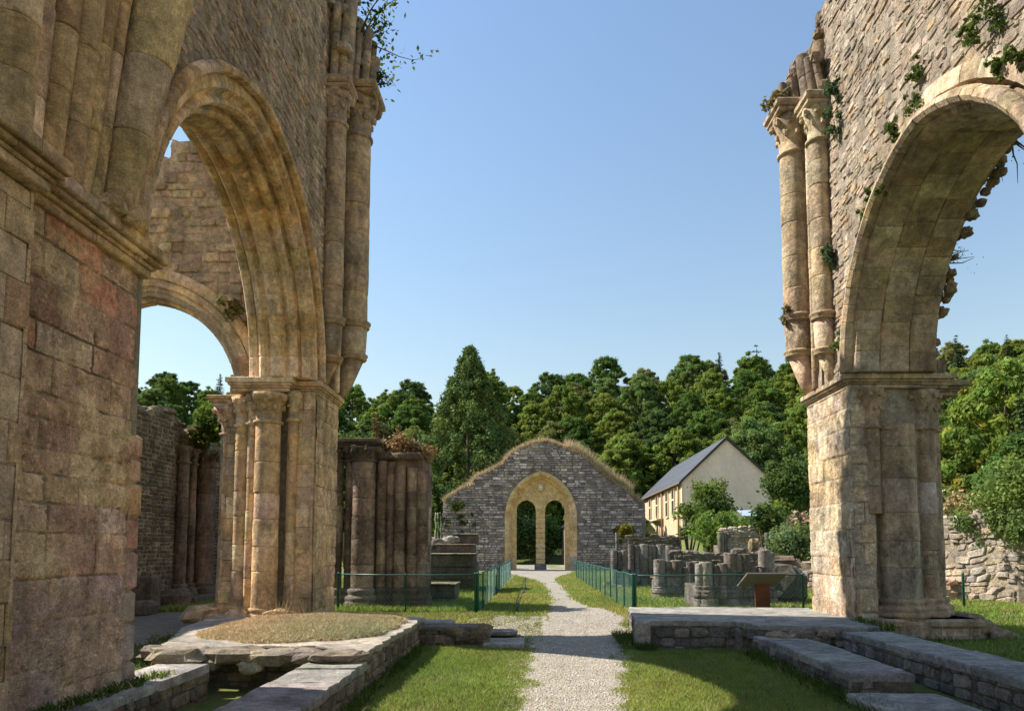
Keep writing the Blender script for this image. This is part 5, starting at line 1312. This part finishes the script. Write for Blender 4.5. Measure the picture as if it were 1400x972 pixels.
# ------------------------------------------------------------------ trees
def trunk_mb(H, r, lean=0, seed=0, limbs=5):
    q = random.Random(seed); m = MB()
    tube(m, [(0, 0, -.6), (0, 0, .3), (lean * .3, 0, H * .35), (lean * .7, .1, H * .65), (lean, 0, H * .92)], [r * 1.3, r, r * .8, r * .5, r * .12], (.1, .1, .1), 8)
    for k in range(limbs):
        a_ = q.uniform(0, 6.28); z = H * q.uniform(.35, .7); L = H * q.uniform(.2, .34)
        tube(m, [(lean * .5, 0, z), (lean * .5 + L * .5 * math.cos(a_), L * .5 * math.sin(a_), z + L * .4), (lean * .5 + L * math.cos(a_), L * math.sin(a_), z + L * .9)], [r * .4, r * .25, r * .07], (.1, .1, .1), 6)
    return m
def broadleaf(seed, H=15, W=5.2, base=(.045, .075, .018), size=.38, dens=360, n=260):
    rng = np.random.default_rng(seed); bl = []
    for k in range(n):
        t = (k + .5) / n; z = H * (.12 + .88 * t ** .9)
        env = math.sin(min(1, (1.06 - (z / H)) / .62) * math.pi / 2) ** .8 if z / H > .42 else .78 + .22 * (z / H - .12) / .30
        rr = W * max(.12, env) * math.sqrt(rng.uniform(.15, 1)); a_ = rng.uniform(0, 6.28)
        jz = rng.normal(0, .5); bl.append((rr * math.cos(a_) * .95, rr * math.sin(a_) * .95, z - .4 + jz, W * rng.uniform(.05, .14)))
    v, q, t = blob_leaves(bl, dens, size, base, rng, up=.45, hue=.3, shell=.75, flat=.75, tilt=.5)
    return v, q, t
def conifer(seed, H=16, W=3.2, base=(.055, .088, .036), size=.5, levels=26, sparse=1.0):
    rng = np.random.default_rng(seed); C = []; Nn = []
    for k in range(levels):
        t = k / levels; z = H * (.10 + .9 * t); rad = W * (1 - t) ** .85 + .12
        nb = max(4, int(11 * (1 - t) * sparse + 4))
        for j in range(nb):
            a_ = rng.uniform(0, 6.28); L = rad * rng.uniform(.75, 1.1)
            m_ = max(5, int(L * 14))
            s_ = rng.random(m_) ** .7
            px_ = np.stack([np.cos(a_) * L * s_, np.sin(a_) * L * s_, z - .32 * L * s_ + .12 * L * s_ ** 3], 1)
            px_ += rng.normal(0, .10 + .05 * L, (m_, 3)) * np.array((1, 1, .45))
            C.append(px_); Nn.append(np.tile(np.array((.3 * math.cos(a_), .3 * math.sin(a_), 1.0)), (m_, 1)))
    C = np.concatenate(C); Nn = np.concatenate(Nn)
    v, q = leaf_quads(C, Nn, np.full(len(C), size), .5, rng, .45)
    t = np.array(base)[None] * (1 + rng.normal(0, .22, (len(C), 1)))
    return v, q, np.clip(t, .004, 1)

protos = {}
def proto(key, kind, **k):
    name = {'b': 'broadleaf_tree', 'c': 'conifer_tree'}[kind]
    t = bpy.data.objects.new(name, None)
    H = k.get('H', 15)
    v, q, tt = (broadleaf if kind == 'b' else conifer)(**k)
    protos[key] = (name, (v, q, tt), H, k['seed'], kind)
GREENS_ = {'b1': (.055, .085, .020), 'b2': (.040, .070, .018), 'b3': (.070, .098, .022), 'b4': (.085, .105, .024), 'b5': (.036, .060, .022), 'b6': (.060, .088, .030), 'yl': (.11, .105, .022), 'ol': (.085, .090, .035)}
GREENS = {k: tuple(v * m for v, m in zip(c, (2.6, 2.6, 2.3))) for k, c in GREENS_.items()}
for i, (k, c) in enumerate(GREENS.items()): proto(k, 'b', seed=21 + i, base=c, H=12.5 + (i % 3), W=6.2 + .6 * (i % 3), **[dict(), dict(size=.3, dens=520, n=320), dict(size=.46, dens=240, n=170), dict(size=.34, dens=420, n=240)][i % 4])
proto('c1', 'c', seed=41, H=17, W=3.3); proto('c2', 'c', seed=42, H=15, W=2.7, base=(.045, .075, .035))
proto('c3', 'c', seed=43, H=16, W=4.2, base=(.04, .066, .036), levels=11, sparse=.55, size=.42)
made = {}
def tree(key, x, y, s=1.0, label='', group=None, sz=1.0, rz=None, z=None):
    name, (v, q, tt), H, seed, kind = protos[key]
    zz = gzz(x, y) - .2 if z is None else z
    if key not in made:
        t = thing(name, label, 'tree', (x, y, zz), group)
        trunk_mb(H, .26, 0, seed, 5 if kind == 'b' else 0).build_local('trunk', M['bark'], t)
        np_mesh('crown', v, q, tt, M['leaf'] if kind == 'b' else M['needle'], t)
        made[key] = t
    else:
        t = copy_tree(made[key]); t.location = (x, y, zz); t['label'] = label
        if group: t['group'] = group
        elif 'group' in t: del t['group']
    t.scale = (s, s, s * sz); t.rotation_euler = (0, 0, rnd.uniform(0, 6.28) if rz is None else rz)
    return t
def build_local(s, name, mat, parent):
    keep = Vector(parent.location); parent.location = (0, 0, 0); o = s.build(name, mat, parent); parent.location = keep; return o
MB.build_local = build_local

TR = random.Random(99)
LAB = {'b': 'leafy green tree', 'c': 'dark pointed conifer'}
def zone(px):
    if px < 320: return 'seen over the left aisle wall'
    if px < 600: return 'on the slope left of the big cone-shaped conifer'
    if px < 790: return 'on the slope right behind the gate gable'
    if px < 960: return 'on the slope left above the slate roof'
    if px < 1200: return 'on the slope right of the house gable'
    return 'seen through the right arch'
KIND = {'b1': 'mid green broadleaf tree', 'b2': 'deep green broadleaf tree', 'b3': 'fresh green broadleaf tree', 'b4': 'light green broadleaf tree', 'b5': 'dark bluish broadleaf tree', 'b6': 'soft green broadleaf tree', 'yl': 'yellowing broadleaf tree', 'ol': 'olive brown broadleaf tree', 'c1': 'dense dark spruce', 'c2': 'slim dark spruce', 'c3': 'sparse spruce'}
def hill_tree(key, x, y, s, sz=1.0):
    px = 730 + 1000 * x / y
    row = 'low' if y < 112 else ('halfway up' if y < 138 else ('high' if y < 165 else 'on the skyline'))
    lb = KIND[key] + ' ' + row + ', ' + zone(px)
    tree(key, x, y, s, lb, 'trees of the wooded hillside', sz)
rows = [(101, 7.6, .64), (110, 7.2, .70), (119, 7.2, .74), (129, 7.4, .78), (140, 7.6, .80), (152, 7.8, .82), (166, 8.2, .84), (182, 8.6, .86)]
keys = ['b1', 'b2', 'b3', 'b4', 'b5', 'b6', 'b1', 'b3', 'ol', 'b2', 'c1', 'b4']
for ri, (Y, st, s) in enumerate(rows):
    x = -.62 * Y + TR.uniform(0, st)
    while x < .78 * Y:
        xx = x + TR.uniform(-2, 2); yy = Y + TR.uniform(-4, 4); px = 730 + 1000 * xx / yy
        x += st * TR.uniform(.8, 1.15)
        if px < 150 or px > 1440: continue
        if (318 < px < 452 or 1128 < px < 1262) and Y in (119, 140, 166): continue
        if yy < 112 and 12 < xx < 29: continue
        if px < 300 and Y in (101, 110): continue
        if Y == 101 and px < 560: continue
        hill_tree(TR.choice(keys), xx, yy, s * TR.uniform(.88, 1.12) * (.9 if px < 300 else 1), TR.uniform(.95, 1.12))
# singled-out trees
tree('yl', -13.6, 107, .95, 'yellow green tree standing just left of the big conifer', rz=1)
tree('c3', 51.5, 166, .98, 'sparse spruce poking above the skyline right of the house', sz=1.05, rz=2)
tree('c2', 12.8, 184, .7, 'tiny pointed spruce top on the skyline above the gate', rz=2)
tree('b6', 27.5, 89, .9, 'soft grey green tree directly beside the right gable edge', rz=1.2)
tree('b5', 33, 80, .8, 'dark green tree between the house gable and right pier', rz=2.2)
tree('c1', 44.5, 66, .84, 'dense dark spruce close behind the right pier', rz=.4)
tree('b3', 47, 72, 1.0, 'airy green tree standing tall through the right arch', sz=1.2, rz=.2)
tree('b6', 55, 74, 1.02, 'soft green tree in the middle of the right arch', sz=1.15, rz=.9)
tree('yl', 58, 90, 1.3, 'yellowing tree high at the right edge', sz=1.0, rz=.9)
tree('b2', 41, 60, .72, 'lower dark green tree behind the ivy wall on the right', rz=3)
tree('b5', 50, 60, .55, 'low bluish tree at the right edge above the ivy', rz=1)
tree('b1', 10, 86, .62, 'bushy green tree between the gate shoulder and house', rz=1)
tree('b2', -25, 70, .55, 'green tree crown showing just above the aisle wall', rz=1)
tree('b4', -33, 82, .72, 'light green tree over the aisle wall near pier edge', rz=1)
# the big cone-shaped conifer
rng = np.random.default_rng(77); bl = []
HB, WB = 25.2, 8.6
for k in range(640):
    t_ = rng.random() ** .85; z = HB * (.02 + .97 * t_)
    prof_ = WB * (1 - t_ ** 1.45) ** .95 * (1 + .06 * math.sin(z * 1.9)) + .12
    a_ = rng.uniform(0, 6.28); rr = prof_ * rng.uniform(.72, 1.02)
    bl.append((rr * math.cos(a_), rr * math.sin(a_), z, .35 + 1.0 * rng.random() * (1 - t_ * .75)))
v, q, tt = blob_leaves(bl, 330, .36, (.115, .165, .05), rng, up=.1, hue=.28, shell=.6, aspect=.45, flat=1.15)
bp = P(640, 760, 84)
BC = thing('conifer_tree', 'huge broad cone-shaped dark conifer behind the gate ruin', 'tree', (bp.x, 84, gzz(bp.x, 84) - .2))
trunk_mb(HB, .5, 0, 3, 0).build_local('trunk', M['bark'], BC); np_mesh('crown', v, q, tt, M['needle'], BC)

# shrubs
def shrub(px, py, Y, w, h, base, label, seed, size=.28, n=26, name='shrub', dens=75, stem=True, cat='shrub', mat='leaf'):
    p = P(px, py, Y); rng = np.random.default_rng(seed); bl = []
    for k in range(n):
        d = rng.normal(0, 1, 3); d /= np.linalg.norm(d); rr = rng.random() ** .5
        bl.append((d[0] * w * .42 * rr, d[1] * w * .35 * rr, h * .5 + d[2] * h * .4 * rr, min(w, h) * rng.uniform(.11, .22)))
    v, q, t = blob_leaves(bl, dens * 1.9, size, tuple(b * 1.6 for b in base), rng, up=.35, hue=.3, shell=.5)
    zb = p.z
    t_ = thing(name, label, cat, (p.x, Y, zb))
    np_mesh('foliage', v, q, t, M[mat], t_)
    if stem:
        m = MB(); gzv = gzz(p.x, Y) - zb
        for k in range(4): tube(m, [(rng.uniform(-.2, .2), rng.uniform(-.2, .2), gzv - .1), (rng.uniform(-.3, .3) * w, 0, h * .3), (rng.uniform(-.4, .4) * w, 0, h * .75)], [.07, .045, .015], (.1, .1, .1), 6)
        m.build_local('stem', M['bark'], t_)
    return t_
shrub(970, 708, 58, 3.2, 3.6, (.085, .12, .024), 'young light green tree in front of the blank gable', 5, size=.22, n=60, name='small_tree', dens=120)
shrub(982, 711, 57, 3.8, 2.0, (.035, .055, .018), 'dark green bush right under the young tree', 7, n=60)
shrub(944, 720, 56, 3.0, 2.0, (.075, .11, .024), 'rounded green bush at the left foot of the blank gable', 6, n=50)
shrub(984, 748, 50, 5.2, 2.6, (.095, .14, .026), 'bright ivy bush spilling over the pale rubble wall', 8, n=110)
shrub(944, 738, 52, 2.6, 1.4, (.05, .075, .02), 'low dark bush under the rounded green bush', 37, n=40)
shrub(971, 757, 46, 1.2, 1.3, (.06, .09, .022), 'narrow hanging bush left of the standing shaft trio', 9)
shrub(1050, 735, 40, 2.0, 2.1, (.045, .07, .022), 'dark ivy clump crowning the slim shafts', 10, n=50)
shrub(1060, 714, 46, 3.0, 1.6, (.085, .12, .024), 'bright green bush right of the pale blue roof', 11, n=44)
shrub(1092, 723, 50, 2.8, 1.3, (.22, .16, .10), 'brown withered bush near the right pier', 12, mat='straw', n=40)
shrub(1084, 780, 33, 2.5, 2.2, (.085, .12, .05), 'pale green curtain of hanging ivy beside the right pier', 13, n=90, size=.15, dens=170, name='ivy_curtain', cat='ivy')
shrub(1086, 739, 38, 3.0, 1.0, (.075, .105, .028), 'green bush above the ivy curtain', 14, n=40)
shrub(1085, 702, 64, 5.0, 5.0, (.05, .08, .024), 'rounded dark tree crown touching the right pier edge', 15, n=70, size=.32)
shrub(1030, 726, 62, 4.0, 1.2, (.06, .09, .024), 'low hedge below the pale blue roof', 38, n=50)
for px, py, Y, w_, h_, c, lb in ((1362, 712, 22.2, 1.5, 1.3, (.11, .145, .04), 'ivy mound on the boundary wall left of the largest ivy mass'), (1398, 712, 21.6, 2.2, 2.1, (.12, .165, .045), 'largest ivy mass topping the boundary wall at the right edge'), (1398, 752, 21.2, 1.3, 1.3, (.11, .155, .05), 'ivy hanging lowest on the boundary wall at the right edge'), (1368, 735, 21.8, 1.0, 1.0, (.10, .135, .045), 'ragged ivy drape on the upper face of the boundary wall')):
    shrub(px, py, Y, w_, h_, c, lb, 160 + px, n=60, size=.11, dens=260, name='ivy_bush', cat='ivy', stem=False)
shrub(1340, 708, 23.0, 1.4, .9, (.15, .16, .05), 'yellow green grass tuft on the boundary wall top', 17, n=30, size=.12, dens=220, name='grass_tuft', cat='plant', mat='straw', stem=False)
shrub(1308, 706, 24.2, 2.2, 1.0, (.27, .21, .10), 'dry straw tuft on the boundary wall behind the pier', 18, n=40, size=.13, dens=220, name='grass_tuft', cat='plant', mat='straw', stem=False)
shrub(1318, 735, 22.8, .9, 1.0, (.07, .10, .03), 'small ivy trail hanging down the boundary wall', 19, n=24, size=.11, dens=330, name='ivy_trail', cat='ivy', stem=False)
shrub(1345, 765, 21.9, .6, 1.2, (.08, .11, .035), 'thin ivy sprig in the middle of the boundary wall', 20, n=14, size=.09, dens=200, name='ivy_trail', cat='ivy', stem=False)
for i, (x, w_, lb) in enumerate(((-2.5, 4.6, 'dark hedge filling the left gateway opening'), (1.5, 3.6, 'green hedge behind the gateway mullion'), (-8.5, 7, 'dark hedge hidden left behind the gate wall'))):
    p = P(730, 752, 80); shrub(730 + 1000 * x / 80, 768, 80, w_, 5.2, (.075, .115, .03), lb, 30 + i, n=50, size=.34, name='hedge', cat='hedge')
shrub(590, 735, 62, 5, 6, (.04, .065, .022), 'dark bush left behind the gate wall corner', 35, n=40, size=.3)
shrub(475, 690, 60, 8, 6, (.035, .055, .02), 'dark bush behind the broken fluted pier', 36, n=50, size=.32)

# plants on the masonry
RWP = [(1355, 15, .3, 'leafy green clump high on the right wall top edge'), (1322, 38, .12, 'small sprig left of the high leafy clump'), (1252, 93, .14, 'green tuft growing straight above the putlog hole'), (1252, 135, .17, 'green tuft hanging beside the putlog hole'), (1218, 172, .14, 'tuft below left of the putlog hole'), (1225, 184, .08, 'tiny sprig just under that tuft on right wall'), (1208, 238, .18, 'long ivy tuft nearest the arch hood'), (1192, 266, .14, 'ivy tuft halfway down the hood moulding'), (1180, 293, .12, 'low faint tuft on the right wall'), (1394, 62, .2, 'green clump at the right photo edge'), (1363, 88, .12, 'little tuft above the crown of right arch'), (1150, 455, .2, 'yellow green tuft beside the lower shaft ring'), (1136, 335, .24, 'dark blue green ivy strand beside the second shaft'), (1142, 150, .25, 'blue green ivy beside the right capital'), (1140, 110, .24, 'blue green ivy above the right capital')]
for i, (px, py, r, lb) in enumerate(RWP):
    p = PX(px, py, 6.55); c = (.075, .11, .03) if i not in (12, 13, 14) else (.05, .085, .05)
    tuft('ivy_tuft', p, 9, r * .8, .05 if r < .2 else .075, c, lb, 'ivy', 'ivy tufts rooted in the right wall', hang=1.6 if i != 0 else .6, flat=1.3, dens=40, seed=40 + i)
tuft('capital_grass', (6.1, 16.9, 12.9), 8, .3, .12, (.20, .18, .07), 'dry grass sprouting on the right wall capital', 'grass', dens=60, seed=60, mat='straw')
tuft('ring_grass', (6.05, 16.9, 7.55), 6, .2, .08, (.13, .12, .05), 'dry tuft on the shaft ring of the right wall', 'grass', dens=50, seed=61, mat='straw', hang=.8)
def sprig(name, p, d, L, n, label, seed, leaf=.1, base=(.05, .075, .025), leaves=260, cat='sapling', spread=.4):
    rng = np.random.default_rng(seed); t = thing(name, label, cat, tuple(p)); m = MB(); C = []
    d = Vector(d).normalized()
    for k in range(n):
        dd = (d + Vector(rng.normal(0, spread, 3))).normalized(); pts = [Vector((0, 0, 0))]; l = L * rng.uniform(.55, 1)
        for j in range(5):
            dd = (dd + Vector(rng.normal(0, .16, 3)) + Vector((0, 0, .05))).normalized(); pts.append(pts[-1] + dd * l / 5)
        tube(m, pts, [.022, .018, .014, .01, .007, .004], (.1, .1, .1), 5)
        for j in range(max(0, leaves // n)):
            i_ = rng.integers(1, 5); f_ = rng.random(); q_ = pts[i_].lerp(pts[i_ + 1], f_); C.append(np.array(q_) + rng.normal(0, L * .1, 3))
    m.build_local('stem', M['bark'], t)
    if C:
        C = np.array(C); v, q = leaf_quads(C, rng.normal(0, 1, C.shape), np.full(len(C), leaf), .6, rng)
        np_mesh('leaves', v, q, np.clip(np.array(base)[None] * (1 + rng.normal(0, .25, (len(C), 1))), .005, 1), M['leaf'], t)
    return t
sprig('sapling', (-4.42, 17.6, 14.75), (.75, 0, .75), 1.8, 10, 'leafy sapling leaning from the top of the left wall end', 70, leaf=.12, leaves=420, base=(.075, .10, .03))
sprig('plant', (-4.05, 17.7, 13.7), (1, 0, .25), .55, 5, 'small plant sprouting from the left wall capital', 71, leaf=.1, leaves=110)
for i, (px, py, L, dr, lb) in enumerate(((1300, 262, .9, (.7, 0, .5), 'bare twigs halfway up the ragged rear arch edge'), (1282, 358, 1.0, (.9, 0, .1), 'long bare twig low on the ragged rear arch edge'), (1380, 185, .9, (-.2, 0, -1), 'dark twig tangle under the crown of right arch'), (1290, 340, .5, (.6, 0, -.6), 'drooping twiglets below the long bare twig'))):
    sprig('twig', PX(px, py, 8.4), dr, L, 5, lb, 80 + i, leaf=.04, leaves=30, cat='twig', base=(.05, .05, .03))

# ------------------------------------------------------------------ grass
def scatter(n, x0, x1, y0, y1, ok, pw=1.0):
    x = npr.uniform(x0, x1, n); y = y0 + (y1 - y0) * npr.random(n) ** pw
    k = ok(x, y); x, y = x[k], y[k]
    return np.stack([x, y, gz(x, y)], 1)
def off_path(x, y, m=.05):
    ly = np.array([r[0] for r in path_rows]); l = np.interp(y, ly, [r[1] for r in path_rows]); r = np.interp(y, ly, [r[2] for r in path_rows])
    wob = .09 * np.sin(y * 5.3) + .05 * np.sin(y * 13 + x)
    j = npr.normal(0, .07, len(x)) + .16 * np.maximum(0, np.sin(y * 2.1 + 1) * np.sin(x * 3 + y))
    return (x < l + m + wob + j) | (x > r - m + wob - j)
def patchy(x, y, k=1.0): 
    return (np.sin(x * 2.1 + 1.7 * np.sin(y * 1.1)) * np.sin(y * 1.9 + 1.3 * np.sin(x * 1.7)) + npr.normal(0, .5, len(x))) > -1.05 * k
def grass_obj(pts, h, wd, base, label, mat='grassblade', lean=.5, hue=.25, extra=None, name='grass'):
    v, f, t = blades(pts, h, wd, base, lean=lean, hue=hue, dry=.2 if mat == 'grassblade' and h < .1 else .1)
    # broad colour drift across the lawn
    d = (np.sin(pts[:, 0] * 1.1 + pts[:, 1] * .6) + np.sin(pts[:, 1] * .8 - pts[:, 0] * .5))[:, None] * .5
    t = np.clip(t * (1 + .16 * d * np.array((1.6, .6, .8))), .004, 1)
    o = np_mesh(name, v, f, t, M[mat]); tag(o, label, 'grass', kind='stuff'); return o
GR = (.26, .32, .08)
grass_obj(scatter(125000, -2.35, .2, 5.2, 17, lambda x, y: off_path(x, y) & (y < 15.0 + .15 * np.sin(x * 9)) & patchy(x, y), 1.25), .05, .016, GR, 'short grass strip left of the path below the stone platform')
grass_obj(scatter(170000, .8, 4.25, 5.2, 15, lambda x, y: off_path(x, y) & patchy(x, y) & ~((x > 2.0) & (y > 14.7)), 1.25), .05, .016, GR, 'short grass right of the path below the grey platform')
grass_obj(scatter(70000, -1.5, 3.0, 17.5, 50, lambda x, y: off_path(x, y, .0) & (x > -1.6 + .01 * y) & (x < 2.6 + .01 * (y - 19)) & (~((x < .3) & (y < 18.7))), 1.3), .075, .04, (.31, .33, .085), 'sunlit grass verges between the two long fences')
grass_obj(scatter(60000, -10, -1.5, 19.3, 46, lambda x, y: (x < -1.62) | (y > 19), 1.4), .16, .05, (.25, .33, .075), 'taller grass behind the left fence')
grass_obj(scatter(70000, 2.6, 14, 19.1, 52, lambda x, y: x > 2.65, 1.5), .13, .05, (.27, .33, .08), 'grass among the broken pier stumps')
grass_obj(scatter(60000, 6.5, 16, 12, 24, lambda x, y: ~((x < 9.2) & (y > 14.4) & (y < 17.6)), 1.0), .09, .04, (.21, .285, .06), 'bright grass before the right boundary wall')
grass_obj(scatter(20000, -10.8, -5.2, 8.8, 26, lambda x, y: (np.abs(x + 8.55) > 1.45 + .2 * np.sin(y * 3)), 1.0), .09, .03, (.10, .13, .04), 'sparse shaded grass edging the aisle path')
grass_obj(scatter(26000, -6, -1.0, 15.6, 19.4, lambda x, y: patchy(x, y) & ((x < -1.25) | (y > 17.4)) & (npr.random(len(x)) < .9), 1.0), .06, .028, (.29, .29, .10), 'thin dry grass behind the short mossy wall')
grass_obj(scatter(5200, -1.5, .2, 15.9, 18.7, lambda x, y: npr.random(len(x)) < .35 + .5 * (np.sin(x * 7 + 3 * np.sin(y * 3)) > .2), 1.0), .05, .026, (.27, .29, .10), 'sparse grass on the worn earth left of the path')
# weed rosettes and longer tufts standing out of the mown grass
cl_ = []
for (x0, x1, nn_) in ((-2.2, -.3, 130), (1.4, 4.1, 150)):
    for k in range(nn_):
        cx, cy = rnd.uniform(x0, x1), 6 + 8.6 * rnd.random() ** 1.2; m_ = rnd.randint(8, 26); rr = rnd.uniform(.03, .09)
        for j in range(m_): cl_.append((cx + rnd.gauss(0, rr), cy + rnd.gauss(0, rr), gzz(cx, cy)))
grass_obj(np.array(cl_), .085, .022, (.12, .19, .045), 'weed rosettes and longer tufts scattered through the mown lawn', lean=.8, name='weeds')
# dry grass mound on the left platform
n = 52000; x = npr.uniform(-5.9, -2.45, n); y = npr.uniform(11.1, 15.9, n)
def mound(x, y):
    u = (x + 4.05) / 1.62; v = (y - 13.55) / 2.25; r2 = (np.abs(u) ** 2.6 + np.abs(v) ** 2.6) + .12 * np.sin(x * 5) + .1 * np.sin(y * 6)
    return np.clip(1 - r2, 0, 1)
hm_ = mound(x, y); k = hm_ > .02; x, y, hm_ = x[k], y[k], hm_[k]
mz = lambda m_: .55 + .13 * m_ ** .5 
xx, yy = np.meshgrid(np.linspace(-5.9, -2.4, 46), np.linspace(11.0, 16, 56)); mm_ = mound(xx, yy)
vv = np.stack([xx.ravel(), yy.ravel(), np.where(mm_ > 0, .545 + .13 * mm_ ** .5, .50).ravel()], 1); a_ = (np.arange(55)[:, None] * 46 + np.arange(45)[None]).ravel()
qq = np.stack([a_, a_ + 1, a_ + 47, a_ + 46], 1)
o = np_mesh('turf_mound', vv, qq, np.ones((len(qq), 3)) * np.array((.40, .32, .18)), stone_mat('dry_turf', (.20, .17, .07), .6, 2, lich=0, streak=0, bump=.6), smooth=True); tag(o, 'low mound of dry turf on the left stone platform', 'turf', kind='stuff')
grass_obj(np.stack([x, y, mz(hm_)], 1),   .045, .014, (.52, .42, .25), 'dry straw coloured grass on the left platform mound', mat='straw', lean=.9)
grass_obj(np.stack([npr.uniform(-5.6, -4.7, 260), npr.uniform(15.2, 15.75, 260), np.full(260, .6)], 1), .38, .012, (.40, .30, .16), 'tall dry stalks at the foot of the left far pier', mat='straw', lean=.35, name='dry_stalks')
# weeds at wall feet
def weeds(pts, label, base=(.06, .10, .022), h=.14, wd=.03): grass_obj(np.array(pts), h, wd, base, label, lean=.6, name='weeds')
weeds([(rnd.gauss(-4.66, .07), rnd.uniform(6, 9.3), .42) for _ in range(900)], 'weeds along the foot of the red left pier', h=.08)
weeds([(rnd.uniform(6.5, 8.9), rnd.gauss(14.42, .09), .1) for _ in range(1100)] + [(rnd.gauss(6.5, .06), rnd.uniform(13.4, 15), .5) for _ in range(350)], 'weeds at the plinth of the right far pier', h=.15)
weeds([(rnd.gauss(4.1, .08), rnd.uniform(8, 14), .0) for _ in range(2200)], 'tufts along the foot of the right sunken ledge', h=.16)
weeds([(rnd.gauss(-2.22, .05), rnd.uniform(7, 15), .0) for _ in range(2200)], 'tufts along the foot of the left platform', h=.13)
weeds([(rnd.uniform(2.0, 2.4), rnd.gauss(14.6, .12), .02) for _ in range(500)] + [(rnd.uniform(1.7, 2.1), rnd.gauss(15.4, .5), .1) for _ in range(600)], 'weeds at the corner of the grey platform', h=.13, base=(.09, .12, .03))
# growth on the fluted stub
tuft('dry_growth', (-3.9, 21.2, 4.85), 22, .5, .12, (.30, .2, .10), 'reddish dry growth on top of the fluted broken pier', 'plant', dens=110, seed=90, flat=.2, sq=(1.5, 1), mat='straw')
m = MB(); q = random.Random(5)
for k in range(16):
    bx_, by_ = -4.4 + q.random() * 1.1, 21.1; pts = [Vector((bx_, by_, 4.8))]; d = Vector((q.uniform(-.3, .3), 0, 1))
    for j in range(5): d = (d + Vector((q.uniform(-.5, .5), q.uniform(-.3, .3), .1))).normalized(); pts.append(pts[-1] + d * .17)
    tube(m, pts, [.02, .017, .014, .011, .008, .005], (.1, .1, .1), 5)
tag(m.build('dead_stalks', M['stalk'], None), 'bare dead stalks standing on the fluted broken pier', 'plant')
m = MB(); tube(m, [(-4.62, 21.2, 4.95), (-4.6, 21.2, 5.5), (-4.63, 21.2, 5.95)], [.02, .018, .01], (.1, .1, .1), 5)
for k in range(40): rock(m, (-4.62 + q.gauss(0, .06), 21.2 + q.gauss(0, .05), 5.3 + .6 * q.random()), .04, (.1, .1, .1))
tag(m.build('dock_stalk', M['stalk'], None), 'single brown seed stalk above the fluted pier', 'plant')
